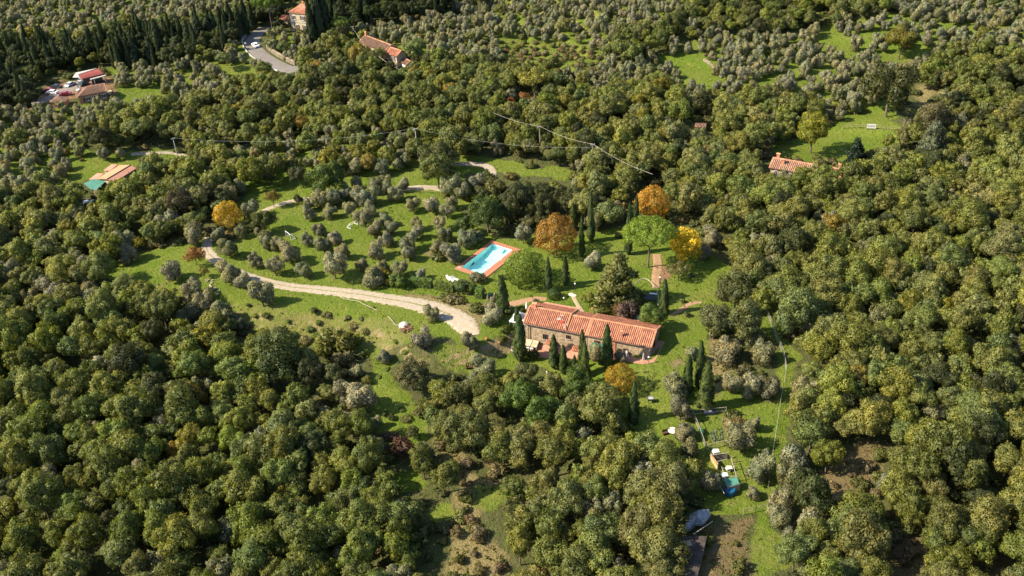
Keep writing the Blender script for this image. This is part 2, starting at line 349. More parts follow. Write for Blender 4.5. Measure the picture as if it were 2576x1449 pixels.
def ground_material():
    m, nt, b = nodes('ground')
    at = nt.nodes.new('ShaderNodeVertexColor'); at.layer_name = 'cover'
    sp = nt.nodes.new('ShaderNodeSeparateColor'); nt.links.new(at.outputs[0], sp.inputs[0])
    n1 = noise(nt, 0.09, 4, obj=False).outputs[0]; n2 = noise(nt, 0.55, 5, .7, obj=False).outputs[0]; n3 = noise(nt, 2.6, 4, .75, obj=False).outputs[0]
    def m2(a, op, c, clamp=True):
        n = nt.nodes.new('ShaderNodeMath'); n.operation = op; n.use_clamp = clamp
        for i, q in enumerate((a, c)):
            if isinstance(q, (int, float)): n.inputs[i].default_value = q
            else: nt.links.new(q, n.inputs[i])
        return n.outputs[0]
    brk = m2(m2(n2, 'SUBTRACT', .5, False), 'MULTIPLY', 1.5, False); brk3 = m2(m2(n3, 'SUBTRACT', .5, False), 'MULTIPLY', 1.3, False)
    litter = mixc(nt, ramp(nt, n2, .35, .65), (0.055, 0.068, 0.020), (0.082, 0.074, 0.036))
    litter = mixc(nt, ramp(nt, n3, .5, .62), litter, (0.07, 0.092, 0.024))
    grass = mixc(nt, ramp(nt, n1, .35, .65), (0.090, 0.132, 0.016), (0.130, 0.154, 0.027))
    grass = mixc(nt, ramp(nt, n2, .50, .70), grass, (0.165, 0.160, 0.045))
    grass = mixc(nt, ramp(nt, n3, .45, .62), grass, (0.062, 0.100, 0.012))
    straw = mixc(nt, ramp(nt, n3, .38, .62), (0.20, 0.165, 0.075), (0.125, 0.105, 0.045))
    earth = mixc(nt, ramp(nt, n3, .35, .65), (0.25, 0.155, 0.088), (0.12, 0.075, 0.045))
    c = mixc(nt, ramp(nt, m2(sp.outputs[0], 'ADD', m2(brk, 'MULTIPLY', .5, False), False), .3, .6), litter, grass)
    c = mixc(nt, ramp(nt, m2(sp.outputs[1], 'ADD', brk3, False), .35, .75), c, straw)
    c = mixc(nt, ramp(nt, m2(sp.outputs[2], 'ADD', m2(brk3, 'MULTIPLY', .7, False), False), .4, .75), c, earth)
    g = nt.nodes.new('ShaderNodeNewGeometry'); sx = nt.nodes.new('ShaderNodeSeparateXYZ'); nt.links.new(g.outputs['True Normal'], sx.inputs[0])
    steep = ramp(nt, m2(m2(1.0, 'SUBTRACT', sx.outputs[2], False), 'ADD', m2(brk3, 'MULTIPLY', .06, False), False), .13, .26)
    c = mixc(nt, steep, c, mixc(nt, ramp(nt, n2, .4, .6), (0.26, 0.19, 0.115), (0.15, 0.14, 0.05)))
    nt.links.new(c, b.inputs['Base Color']); b.inputs['Roughness'].default_value = 1.0; b.inputs['Specular IOR Level'].default_value = 0.05
    bp = nt.nodes.new('ShaderNodeBump'); bp.inputs['Strength'].default_value = 0.9; bp.inputs['Distance'].default_value = 0.45
    h = m2(n3, 'ADD', m2(noise(nt, 0.8, 5, .65, obj=False).outputs[0], 'MULTIPLY', 2.0, False), False)
    nt.links.new(h, bp.inputs['Height']); nt.links.new(bp.outputs[0], b.inputs['Normal'])
    return m
me = np_mesh('ground', np.stack([X, Y, Z], -1).reshape(-1, 3), F, {'cover': cc.reshape(-1, 4)}, ground_material(), smooth=False)
ground = link('ground', me); tag(ground, kind='structure')

# ------------------------------------------------------------------ roads, tracks, paths: strips draped on the land
def gravel(name, c1, c2, green=0.45, two=True):
    m, nt, b = nodes(name)
    uv = nt.nodes.new('ShaderNodeVertexColor'); uv.layer_name = 'across'
    sp = nt.nodes.new('ShaderNodeSeparateColor'); nt.links.new(uv.outputs[0], sp.inputs[0])
    n1 = noise(nt, 1.4, 5, .7, obj=False).outputs[0]; n2 = noise(nt, 0.3, 4, obj=False).outputs[0]
    c = mixc(nt, ramp(nt, n1, .35, .65), c1, c2); c = mixc(nt, ramp(nt, n2, .45, .7), c, tuple(k * .8 for k in c1))
    gr = mixc(nt, ramp(nt, n1, .4, .6), (0.10, 0.12, 0.03), (0.17, 0.15, 0.06))
    add = nt.nodes.new('ShaderNodeMath'); add.operation = 'ADD'; nt.links.new(sp.outputs[0], add.inputs[0])
    mu = nt.nodes.new('ShaderNodeMath'); mu.operation = 'MULTIPLY_ADD'; nt.links.new(n1, mu.inputs[0]); mu.inputs[1].default_value = 1.6; mu.inputs[2].default_value = -0.8
    nt.links.new(mu.outputs[0], add.inputs[1])
    c = mixc(nt, ramp(nt, add.outputs[0], .45, .7), c, gr)
    nt.links.new(c, b.inputs['Base Color']); b.inputs['Roughness'].default_value = 1.0; b.inputs['Specular IOR Level'].default_value = .08
    return m
def spline(P, n):
    P = np.asarray(P, float); out = []
    Q = np.vstack([2 * P[0] - P[1], P, 2 * P[-1] - P[-2]])
    for i in range(1, len(Q) - 2):
        for t in np.linspace(0, 1, n, endpoint=False):
            a, b_, c, d = Q[i - 1], Q[i], Q[i + 1], Q[i + 2]
            out.append(.5 * ((2 * b_) + (-a + c) * t + (2 * a - 5 * b_ + 4 * c - d) * t * t + (-a + 3 * b_ - 3 * c + d) * t ** 3))
    out.append(P[-1]); return np.array(out)
def strip(name, pts, mat, lift=0.07, rough=0.5, centre=0.5, edge=0.9, n=14, cols=9):
    P = [list(place(u, v)[:2]) + [w] for u, v, w in pts]; Q = spline(P, n)
    d = np.gradient(Q[:, :2], axis=0); d /= np.linalg.norm(d, axis=1)[:, None] + 1e-9; nrm = np.stack([-d[:, 1], d[:, 0]], -1)
    rows = []; col = []
    for i in range(len(Q)):
        w = Q[i, 2] / 2
        for k in range(cols):
            t = -1 + 2 * k / (cols - 1); off = t * w
            if k in (0, cols - 1): off += rough * (math.sin(i * 1.7 + k) * .5 + random.uniform(-.5, .5))
            x, y = Q[i, :2] + nrm[i] * off; e = lift if 0 < k < cols - 1 else -0.12
            rows.append((x, y, float(T(x, y)) + e))
            a = edge if k in (0, 1, cols - 1, cols - 2) else (centre if k == cols // 2 else 0.0)
            if k in (1, cols - 2): a = edge * .55
            col.append((a, a, a, 1))
    m_ = len(Q); I = np.arange(m_ * cols).reshape(m_, cols)
    F = np.stack([I[:-1, :-1], I[1:, :-1], I[1:, 1:], I[:-1, 1:]], -1).reshape(-1, 4)[:, ::-1]
    o = link(name, np_mesh(name, rows, F, {'across': col}, mat, smooth=True)); return tag(o, kind='structure'), Q
GRAV = gravel('gravel', (0.33, 0.28, 0.215), (0.24, 0.20, 0.15))
strip('driveway', [(545,575,3.0),(528,598,3.2),(520,625,3.4),(540,652,3.6),(585,680,3.6),(650,703,3.6),(720,720,3.8),(800,729,4.2),(880,738,4.6),(960,750,4.9),(1040,764,5.8),(1100,780,6.8),(1150,800,6.5),(1180,818,5.0),(1192,836,3.0)], GRAV, rough=.9, centre=.78)
strip('side_track', [(1120,478,2.6),(1060,470,2.6),(1000,478,2.6),(900,490,2.6),(800,498,2.6),(740,505,2.6),(690,520,2.4),(640,540,2.2)], GRAV, rough=.5)
strip('bend_track', [(1050,474,2.8),(1120,470,2.8),(1180,466,3.0),(1215,455,3.4),(1236,440,3.4),(1230,422,3.4),(1205,414,3.4),(1160,412,3.0),(1110,418,2.6)], GRAV, rough=.5, centre=.3)
strip('upper_track', [(330,388,2.2),(380,386,2.2),(420,384,2.2),(452,388,2.2),(472,396,2.0)], GRAV, rough=.3)
EARTHM = gravel('worn_earth', (0.30, 0.18, 0.11), (0.22, 0.14, 0.085))
strip('wheel_track', [(1652,640,2.4),(1655,668,2.6),(1650,700,2.4),(1650,725,2.0)], EARTHM, rough=.4, centre=.8)
strip('garden_path', [(1440,742,1.2),(1452,765,1.2),(1466,785,1.2)], gravel('path_stone', (0.33, 0.26, 0.17), (0.25, 0.2, 0.13)), rough=.1)
strip('yard_path', [(1225,770,2.2),(1262,768,2.6),(1300,762,2.6),(1345,752,2.2),(1375,752,1.5)], EARTHM, rough=.4, centre=.2)
strip('earth_bank', [(1685,795,1.0),(1712,780,1.2),(1735,765,1.4),(1765,760,.8)], EARTHM, rough=.3, centre=.0, edge=.3)
ASPH = gravel('asphalt_road', (0.17, 0.155, 0.142), (0.148, 0.136, 0.124), two=False)
_, ROADQ = strip('road', [(668,68,6.5),(652,80,6.5),(640,92,6.6),(634,104,6.6),(640,120,6.6),(655,136,6.6),(680,153,6.8),(705,166,7.0),(725,175,7.2),(738,182,6.0)], ASPH, rough=.05, centre=0, edge=.12)
strip('lay_by', [(725,176,5),(745,170,4.5),(762,168,3)], ASPH, rough=.2, centre=0, edge=.1)
LOT = gravel('car_park_surface', (0.20, 0.17, 0.15), (0.15, 0.125, 0.11))
strip('car_park', [(60,268,5),(110,252,6),(150,236,8),(185,215,9),(205,205,8)], LOT, rough=.6, centre=0)
# grey kerb wall on the outer side of the road, dry stone wall on the inner side
def polyline_off(Q, off, a=0, b=None, lift=0.0):
    Q = Q[a:b]; d = np.gradient(Q[:, :2], axis=0); d /= np.linalg.norm(d, axis=1)[:, None]
    p = Q[:, :2] + np.stack([-d[:, 1], d[:, 0]], -1) * off
    return [(x, y, float(T(x, y)) + lift) for x, y in p]
def runwall(mb, pts, w, h, sink=.3):
    for a, b in zip(pts[:-1], pts[1:]):
        d = (Vector(b) - Vector(a)).normalized(); s = Vector((-d.y, d.x, 0)).normalized() * (w / 2)
        A, B = Vector(a), Vector(b)
        mb.add([A - s - Vector((0,0,sink)), A + s - Vector((0,0,sink)), B + s - Vector((0,0,sink)), B - s - Vector((0,0,sink)), A - s + Vector((0,0,h)), A + s + Vector((0,0,h)), B + s + Vector((0,0,h)), B - s + Vector((0,0,h))],
               [(3,2,1,0),(4,5,6,7),(0,1,5,4),(1,2,6,5),(2,3,7,6),(3,0,4,7)])
    return mb
o = runwall(MB(), polyline_off(ROADQ, -3.6, 20, -18), .35, .45).build('kerb_wall', CONC)
tag(o, 'low pale concrete kerb wall along the outer edge of the bend of the car road', 'kerb wall')
gr = thing('guard_rail', polyline_off(ROADQ, -3.9, 0, 30)[10], 'grey steel guard rail round the top of the road bend beside dark trees', 'guard rail')
pts = polyline_off(ROADQ, -4.0, 0, 44, .6)
gl = Vector(gr.location); loc = [Vector(p) - gl for p in pts]
runwall(MB(), loc, .08, .3, 0).build('rail', GREYM, gr)
for p in loc[::4]: MB().box((p.x, p.y, p.z - .3), (.12, .12, .9)).build('post', GREYM, gr)
def stone_wall(name, pts, w, h, label, cat='stone wall', size=.55, loose=False):
    """coursed rubble: every stone a solid of its own, joined as one part"""
    p0 = Vector(pts[0]); t = thing(name, p0, label, cat)
    mb = MB(); core = MB()
    runwall(core, [Vector(p) - p0 for p in pts], w * .7, h - .06, .5)
    for a, b in zip(pts[:-1], pts[1:]):
        A = Vector(a) - p0; B = Vector(b) - p0; L = (B - A).length; n = max(1, int(L / size)); ang = math.atan2((B - A).y, (B - A).x)
        for c in range(max(1, int(h / .35))):
            for k in range(n):
                q = A.lerp(B, (k + .5 + (.5 if c % 2 else 0)) / n)
                if loose: q = q + Vector((random.uniform(-.7, .7), random.uniform(-.7, .7), -.12 * random.random()))
                mb.box((q.x + random.uniform(-.05, .05), q.y + random.uniform(-.05, .05), q.z + .17 + c * .35), (L / n * random.uniform(.8, .97), w * random.uniform(.85, 1.1), .31 * random.uniform(.85, 1.05)), ang + random.uniform(-.1, .1))
    if not loose: core.build('wall_core', STONE_D, t)
    s = mb.build('stones', STONE_D, t); s['kind'] = 'stuff'; return t
stone_wall('retaining_wall', polyline_off(ROADQ, 4.3, 62, 108), .8, 1.7, 'long pale stone retaining wall along the inner side of the car road')
def dpath(pts, h=0.0, n=6):
    P = spline([list(place(u, v)[:2]) for u, v in pts], n)
    return [(x, y, float(T(x, y)) + h) for x, y in P]
stone_wall('dry_stone_wall', dpath([(905,60+55),(880,108),(845,100),(815,95)], n=5), .9, 1.3, 'rough terrace wall of pale stone above the car road below the villa')
stone_wall('dry_stone_wall', dpath([(525,702),(540,722),(556,740)], n=5), .5, .35, 'low crumbling row of pale stones in the meadow below the driveway bend', loose=True, size=.45)
stone_wall('dry_stone_wall', dpath([(1770,152),(1795,172),(1815,196)], n=6), .7, .75, 'brown terrace wall running down between olives on the far right hillside')
stone_wall('dry_stone_wall', dpath([(1884,135),(1897,160),(1912,185)], n=6), .7, .75, 'pale terrace wall beside a narrow grass strip on the far right hillside')
stone_wall('dry_stone_wall', dpath([(2450,100),(2470,112),(2490,122)], n=6), .7, .7, 'short pale terrace wall beside the grass clearing near the far right corner')
stone_wall('dry_stone_wall', dpath([(1838,1058),(1846,1085),(1850,1112)], n=6), .5, .35, 'line of loose pale stones on the dry path beside the vegetable garden', loose=True)

# ------------------------------------------------------------------ roofs, windows and buildings
def lerp3(a, b, t): return tuple(a[i] * (1 - t) + b[i] * t for i in range(3))
def tile_slope(mb, e0, e1, r1, r0, pitch, course, hh=.17):
    """rows of half-round clay tiles on the slope eave e0-e1, ridge r0-r1; every tile its own solid shell"""
    e0, e1, r0, r1 = map(Vector, (e0, e1, r0, r1))
    nrm = (e1 - e0).cross(r0 - e0).normalized()
    if nrm.z < 0: nrm = -nrm
    L = max((e1 - e0).length, (r1 - r0).length); n = max(1, int(round(L / pitch)))
    for i in range(n):
        a = (i + .5) / n; lo = e0.lerp(e1, a); hi = r0.lerp(r1, a); D = hi - lo; m = max(1, int(round(D.length / course)))
        sdir_ = (e1 - e0).normalized() * (L / n * .36)
        for k in range(m):
            p = lo + D * (k / m); q = lo + D * ((k + 1.06) / m); up0 = nrm * .03; up1 = nrm * .005
            j = sdir_ * random.uniform(.9, 1.05)
            P = [p - j + up0 * .2, p - j * .55 + nrm * hh + up0, p + j * .55 + nrm * hh + up0, p + j + up0 * .2,
                 q - j + up1 * .2, q - j * .5 + nrm * (hh - .02) + up1, q + j * .5 + nrm * (hh - .02) + up1, q + j + up1 * .2]
            mb.add(P, [(0, 1, 5, 4), (1, 2, 6, 5), (2, 3, 7, 6), (3, 2, 1, 0)])
def ridge_tiles(mb, a, b, size=.5, w=.2, hh=.14):
    a = Vector(a); b = Vector(b); n = max(1, int((b - a).length / size)); d = (b - a).normalized(); s = Vector((-d.y, d.x, 0)).normalized() * w
    for k in range(n):
        p = a.lerp(b, k / n); q = a.lerp(b, (k + 1.05) / n); z0 = Vector((0, 0, .03 + .02 * (k % 2)))
        P = []
        for c in (p, q): P += [c - s + z0 - Vector((0, 0, .04)), c - s * .55 + Vector((0, 0, hh)) + z0, c + s * .55 + Vector((0, 0, hh)) + z0, c + s + z0 - Vector((0, 0, .04))]
        mb.add(P, [(0, 1, 5, 4), (1, 2, 6, 5), (2, 3, 7, 6), (3, 2, 1, 0), (4, 5, 6, 7)])
def window(parent, c, w, h, n=(0, -1), shutter=None, frame=WHITE, name='window', depth=.12, pane=GLASS):
    """window or door on a wall: frame (bars with depth) > pane, sill, shutters"""
    rz = math.atan2(n[1], n[0]) + math.pi / 2
    ca, sa = math.cos(rz), math.sin(rz)
    def g(x, y, z): return (c[0] + x * ca - y * sa, c[1] + x * sa + y * ca, c[2] + z)
    fr = MB()
    for x in (-w / 2, w / 2, 0) if w > .7 else (-w / 2, w / 2): fr.box(g(x, -.05, 0), (.08, depth, h), rz)
    for z in (-h / 2, h / 2): fr.box(g(0, -.052, z), (w + .12, depth + .03, .09), rz)
    f = fr.build(name, frame, parent)
    MB().box(g(0, -.012, 0), (w - .06, .04, h - .06), rz).build('pane', pane, f)
    MB().box(g(0, -.1, -h / 2 - .09), (w + .3, .26, .09), rz).build('sill', CONC, f)
    if shutter:
        for s_ in (-1, 1): MB().box(g(s_ * (w * .78), -.06, 0), (w * .5, .06, h + .05), rz).build('shutter', shutter, f)
    return f
def chimney(parent, p, h, w=.6, mat=BRICKRED, cap=True):
    b_ = MB().box((p[0], p[1], p[2] + h / 2 - .4), (w, w * .8, h + .8)).build('chimney', mat, parent)
    if cap:
        for sx in (-1, 1):
            for sy in (-1, 1): MB().box((p[0] + sx * w * .35, p[1] + sy * w * .27, p[2] + h + .12), (.13, .13, .24)).build('cap_leg', mat, b_)
        z = p[2] + h + .24; a = w * .68; MB().add([(p[0]-a,p[1]-a*.8,z),(p[0]+a,p[1]-a*.8,z),(p[0]+a,p[1]+a*.8,z),(p[0]-a,p[1]+a*.8,z),(p[0]-a,p[1],z+.28),(p[0]+a,p[1],z+.28)],
                 [(3,2,1,0),(0,1,5,4),(2,3,4,5),(1,2,5),(3,0,4)]).build('chimney_cap', TERRA, b_)
    return b_
def gable(parent, x0, x1, y0, y1, ze, zr, zb, wallmat, tiles, over=.35, pitch=.43, course=.95, ridgemat=None, ridge=True, yr=None, zback=None, tilekind=True):
    """walls with gables, two tiled slopes and a ridge, in the building's own frame"""
    yr = (y0 + y1) / 2 if yr is None else yr; zback = ze if zback is None else zback
    i = .0
    V = [(x0,y0,zb),(x1,y0,zb),(x1,y1,zb),(x0,y1,zb),(x0,y0,ze),(x1,y0,ze),(x1,y1,zback),(x0,y1,zback),(x0,yr,zr),(x1,yr,zr)]
    V = [(a, b_, c - (.18 if k > 3 else 0)) for k, (a, b_, c) in enumerate(V)]
    MB().add(V, [(0,1,5,4),(2,3,7,6),(1,2,6,9,5),(3,0,4,8,7),(4,5,9,8),(6,7,8,9),(3,2,1,0)]).build('wall', wallmat, parent)
    o = over; sf = (zr - ze) / (yr - y0); sb = (zr - zback) / (y1 - yr)
    a0, a1 = (x0 - o, y0 - o, ze - o * sf), (x1 + o, y0 - o, ze - o * sf)
    b0, b1 = (x0 - o, y1 + o, zback - o * sb), (x1 + o, y1 + o, zback - o * sb)
    r0, r1 = (x0 - o, yr, zr), (x1 + o, yr, zr)
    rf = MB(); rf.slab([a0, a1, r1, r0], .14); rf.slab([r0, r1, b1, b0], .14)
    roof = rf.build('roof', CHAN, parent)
    m_ = MB(); tile_slope(m_, a0, a1, r1, r0, pitch, course); tile_slope(m_, b1, b0, r0, r1, pitch, course)
    t_ = m_.build('roof_tiles', tiles, roof); t_['kind'] = 'stuff'
    if ridge:
        m_ = MB(); ridge_tiles(m_, r0, r1); ridge_tiles(m_, lerp3(a0, r0, 0), r0, w=.16); ridge_tiles(m_, a1, r1, w=.16)
        ridge_tiles(m_, b0, r0, w=.16); ridge_tiles(m_, b1, r1, w=.16)
        m_.build('ridge_tiles', ridgemat or RIDGE, roof)
    return roof
def fit(fl, fr, h):
    """front eave corners (map points) at height h above the ground -> centre of the front line, heading, length, ground z"""
    a = place(fl[0], fl[1], h); b_ = place(fr[0], fr[1], h); z = (a[2] + b_[2]) / 2
    a = flat_arr(np.array(fl[0]), np.array(fl[1]), np.array(z + h)); b_ = flat_arr(np.array(fr[0]), np.array(fr[1]), np.array(z + h))
    d = b_[:2] - a[:2]; return (a[:2] + b_[:2]) / 2, math.atan2(d[1], d[0]), float(np.hypot(*d)), float(z)
def local_of(t):
    M = Matrix.Translation(t.location) @ Matrix.Rotation(t.rotation_euler[2], 4, 'Z'); Mi = M.inverted()
    return lambda p: Mi @ Vector(p)

# --- the stone farmhouse
fh = thing('farmhouse', (HC[0], HC[1], 0), 'long low stone farmhouse with terracotta tiled roof and three chimneys behind the cypresses', 'farmhouse', rz=HA)
EZ, RZ_ = 2.6, 4.1
gable(fh, -14.2, -5.0, -3.85, 3.95, EZ + .25, RZ_ + .3, -5, STONE, TERRA, over=.38)
gable(fh, -4.95, 0.2, -3.85, 3.75, EZ + .02, RZ_, -5, STONE, TERRA, over=.28)
gable(fh, 0.25, 14.2, -3.95, 3.95, EZ + .06, RZ_ + .06, -5, STONE, TERRA, over=.34)
bk = MB().slab([(-13.9, 4.2, 2.15), (-5.2, 4.2, 2.15), (-4.6, 6.1, 1.75), (-13.2, 6.1, 1.75)], .16).build('lean_to_roof', PINK, fh)
MB().box((-9.2, 4.9, .2), (8.0, 1.9, 3.1)).build('lean_to_wall', STONE, fh)
m_ = MB(); ridge_tiles(m_, (-13.2, 6.1, 1.75), (-4.6, 6.1, 1.75)); m_.build('ridge_tiles', PINK, bk)
for a, b_ in (((-14.3, -4.3, EZ + .02), (-4.9, -4.3, EZ + .02)), ((-4.8, -4.25, EZ - .1), (14.5, -4.38, EZ - .12))): MB().tube(a, b_, .09).build('gutter', COPPER, fh)
for x, z0 in ((-13.4, -3.4), (5.2, -1.2), (-.1, -2.4)): MB().tube((x, -4.1, EZ - .05), (x, -4.08, z0 - .6), .09).build('downpipe', COPPER, fh)
chimney(fh, (-13.3, .1, RZ_), 1.1, .8); chimney(fh, (7.6, -3.0, EZ + .45), 1.15, .55); chimney(fh, (-5.3, -3.1, EZ + .4), .55, .5, cap=False)
sk = MB().box((-6.9, -1.6, 3.75), (.9, 1.0, .14)).build('skylight', GREYM, fh)
MB().box((-6.9, -1.6, 3.84), (.72, .82, .05)).build('pane', plain('sky_glass', (0.22, 0.28, 0.30), (0.3, 0.36, 0.38), 2, .1, spec=.6), sk)
MB().slab([(-6.9, -.9, 4.3), (-6.3, -.9, 4.4), (-6.1, -.8, 3.7), (-6.7, -.8, 3.7)], .05).build('open_sash', WHITE, sk)
MB().lathe((0, 0, 0), [(.02, 0), (.25, .05), (.42, .16), (.44, .18)], 14).build('satellite_dish', plain('red_dish', (0.50, 0.09, 0.05), (0.42, 0.08, 0.05), 2, .6), fh, loc=(-6.2, -2.7, 3.75)).rotation_euler = (math.radians(70), 0, math.radians(20))
MB().tube((-6.2, -2.65, 3.2), (-6.2, -2.65, 3.9), .04).build('dish_mast', GREYM, fh)
MB().box((-4.93, -1.6, 3.42), (.18, 5.3, .12), 0).build('roof_flashing', GREYM, fh).rotation_euler = (0, 0, 0)
window(fh, (-9.6, -3.87, -.2), 1.0, 1.3, shutter=None, frame=SHUTTER)
window(fh, (-11.4, -3.87, -2.2), .8, 1.0, frame=SHUTTER)
window(fh, (-7.6, -3.87, -2.2), 1.2, 2.0, frame=SHUTTER, name='door', pane=DARK)
window(fh, (-4.2, -3.87, .9), .9, .9, frame=SHUTTER, pane=DARK)
window(fh, (-2.2, -3.87, -2.0), 1.0, 1.9, frame=SHUTTER, name='door', pane=DARK)
window(fh, (2.4, -3.97, 1.0), 1.1, .8, frame=SHUTTER); window(fh, (8.8, -3.97, .2), .9, 1.0, frame=SHUTTER)
MB().box((6.0, -4.02, .1), (1.2, .12, 4.2)).build('recessed_bay', BRICKRED, fh)
window(fh, (14.22, -.5, .9), 1.1, 1.9, n=(1, 0), frame=SHUTTER, name='door', pane=DARK)
window(fh, (-14.22, 0, 0), .9, 1.2, n=(-1, 0), frame=SHUTTER)
for x, z, w in ((-8.0, -.9, 2.4), (-2.2, -1.2, 1.8)):          # little tiled porches over the doors
    p = MB().slab([(x - w/2, -5.1, z - .35), (x + w/2, -5.1, z - .35), (x + w/2, -3.86, z), (x - w/2, -3.86, z)], .1).build('porch_roof', TERRA, fh)
    m_ = MB(); tile_slope(m_, (x - w/2, -5.1, z - .35), (x + w/2, -5.1, z - .35), (x + w/2, -3.9, z), (x - w/2, -3.9, z), .34, .42); q = m_.build('roof_tiles', TERRA, p); q['kind'] = 'stuff'
    for s_ in (-1, 1): MB().tube((x + s_ * (w/2 - .1), -4.95, z - .45), (x + s_ * (w/2 - .1), -3.86, z - 1.3), .05).build('bracket', WOOD, p)
def H(x, y, z=0.0):                                            # farmhouse frame -> world
    p = HC + hex_ * x + hey * y; return (float(p[0]), float(p[1]), z)
def Hg(x, y, dz=0.0):
    p = H(x, y); return (p[0], p[1], float(T(p[0], p[1])) + dz)
# shelter with the washing machine
g0 = Hg(-12.4, -5.2); t = thing('boiler_shelter', g0, 'small stone roofed shelter against the left front corner of the farmhouse', 'shelter', rz=HA)
MB().slab([(-1.5, -.9, 1.55), (1.5, -.9, 1.55), (1.5, .95, 2.0), (-1.5, .95, 2.0)], .14).build('roof', plain('stone_slate', (0.42, 0.33, 0.22), (0.3, 0.23, 0.15), 1.5, .9), t)
MB().tube((0, -.95, 1.63), (0, .95, 2.07), .06).build('roof_joint', CONC, t)
for x in (-1.4, 1.4): MB().box((x, 0, .6), (.15, 1.7, 1.9)).build('side_wall', STONE, t)
wm = thing('washing_machine', Hg(-13.1, -5.9), 'white washing machine with dark round door under the stone roofed shelter', 'washing machine', rz=HA)
MB().box((0, 0, .45), (.75, .65, .9)).build('cabinet', WHITE, wm)
MB().tube((0, -.33, .48), (0, -.38, .48), .24, .2, 12).build('door', GLASS, wm); MB().box((0, -.335, .82), (.68, .03, .1)).build('control_panel', GREYM, wm)
o = thing('storage_cabinet', Hg(-12.1, -5.9), 'white two door cabinet beside the washing machine under the shelter', 'cabinet', rz=HA)
MB().box((0, 0, .42), (.8, .55, .85)).build('cabinet', WHITE, o)
for s_ in (-1, 1): MB().box((s_ * .2, -.29, .42), (.36, .03, .75)).build('door', GREYM, o)
# terraces
def patio(name, pts, mat, label, z=.06, tiles=None, frame=H):
    P = [frame(x, y) for x, y in pts]; P = [(p[0], p[1], float(T(p[0], p[1])) + z) for p in P]
    return MB().slab(P, .5).build(name, mat)
PAV = plain('terracotta_paving', (0.32, 0.165, 0.11), (0.24, 0.12, 0.08), 1.6, .9, world_=True)
o = patio('front_patio', [(6.0, -6.3), (13.6, -6.9), (15.6, -5.9), (16.0, 2.0), (14.2, 2.0), (14.2, -4.0), (6.2, -4.0)], PAV, ''); tag(o, kind='structure')
o = patio('house_terrace', [(-14, -8.5), (-4, -7.0), (6.0, -5.6), (6.2, -4.0), (-14, -4.0)], PAV, ''); tag(o, kind='structure')
# ground level items round the farmhouse
t = thing('garden_lamp', Hg(14.6, -6.4), 'white globe lamp on a post at the corner of the right patio', 'garden lamp')
MB().tube((0, 0, 0), (0, 0, 1.5), .05).build('post', BLACKM, t); MB().lathe((0, 0, 1.45), [(.05, 0), (.2, .1), (.24, .24), (.18, .38), (.04, .46)], 12).build('globe', WHITE, t, True)
for i, (u, v, lb) in enumerate(((1447, 716, 'white topped garden lamp post on the lawn beside the umbrella pine shade'), (1419, 752, 'garden lamp post on the lawn right of the round clipped bush'), (1660, 700, 'white topped garden lamp beside the large conifer'))):
    t = thing('garden_lamp', place(u, v + 16), lb, 'garden lamp')
    MB().tube((0, 0, 0), (0, 0, 1.9), .05).build('post', BLACKM, t); MB().lathe((0, 0, 1.85), [(.04, 0), (.2, .1), (.22, .24), (.04, .42)], 10).build('globe', WHITE, t, True)
t = thing('statue', Hg(13.2, -5.4), 'grey stone figure standing beside the right end of the farmhouse wall', 'statue')
MB().box((0, 0, .25), (.5, .5, .5)).build('plinth', CONC, t); MB().lathe((0, 0, .5), [(.22, 0), (.26, .25), (.16, .6), (.22, .85), (.1, 1.0), (.13, 1.15), (.1, 1.3), (.02, 1.36)], 10).build('figure', GREYM, t, True)
t = thing('wall_buttress', Hg(9.7, -5.2), 'slanting pale stone sculpture on the terracotta patio by the house wall', 'stone sculpture', rz=HA)
MB().add([(-.7,.6,0),(.5,-.7,0),(.7,-.5,0),(-.5,.8,0),(-.5,.7,1.3),(-.4,.75,1.3)], [(3,2,1,0),(0,1,4),(1,2,5,4),(2,3,5),(3,0,4,5)]).build('stone_body', CONC, t); MB().box((-.5, .75, .55), (.4, .4, 1.1)).build('pier', CONC, t)
t = thing('sun_awning', Hg(-.4 + 3.0, -5.2), 'bright green sagging awning against the front wall between the cypresses', 'awning', rz=HA)
MB().slab([(-1.3, -1.1, 1.5), (1.2, -1.1, 1.35), (1.3, 1.15, 2.2), (-1.2, 1.15, 2.3)], .05).build('canvas', GREENT, t)
for x in (-1.2, 1.15): MB().tube((x, -1.0, 0), (x, -1.0, 1.45), .04).build('pole', GREYM, t)
t = thing('gazebo', Hg(-16.3, -1.6), 'white pointed fabric gazebo behind the cypress at the left end of the farmhouse', 'gazebo', rz=HA)
MB().add([(-1.9,-1.9,2.1),(1.9,-1.9,2.1),(1.9,1.9,2.1),(-1.9,1.9,2.1),(0,0,3.7),(-1.9,-1.9,1.8),(1.9,-1.9,1.8),(1.9,1.9,1.8),(-1.9,1.9,1.8)], [(0,1,4),(1,2,4),(2,3,4),(3,0,4),(5,6,1,0),(6,7,2,1),(7,8,3,2),(8,5,0,3)]).build('canopy', WHITE, t)
for sx in (-1, 1):
    for sy in (-1, 1): MB().tube((sx * 1.8, sy * 1.8, 0), (sx * 1.8, sy * 1.8, 2.1), .05).build('leg', GREYM, t)
t = thing('parasol', Hg(-16.6, 3.4), 'closed white parasol standing left of the farmhouse gable', 'parasol')
MB().tube((0, 0, 0), (0, 0, 2.9), .035).build('pole', WOOD, t); MB().lathe((0, 0, 1.0), [(.1, 0), (.3, .25), (.34, .8), (.22, 1.5), (.05, 2.0)], 9).build('canvas', WHITE, t); MB().box((0, 0, .08), (.6, .6, .16)).build('base', CONC, t)
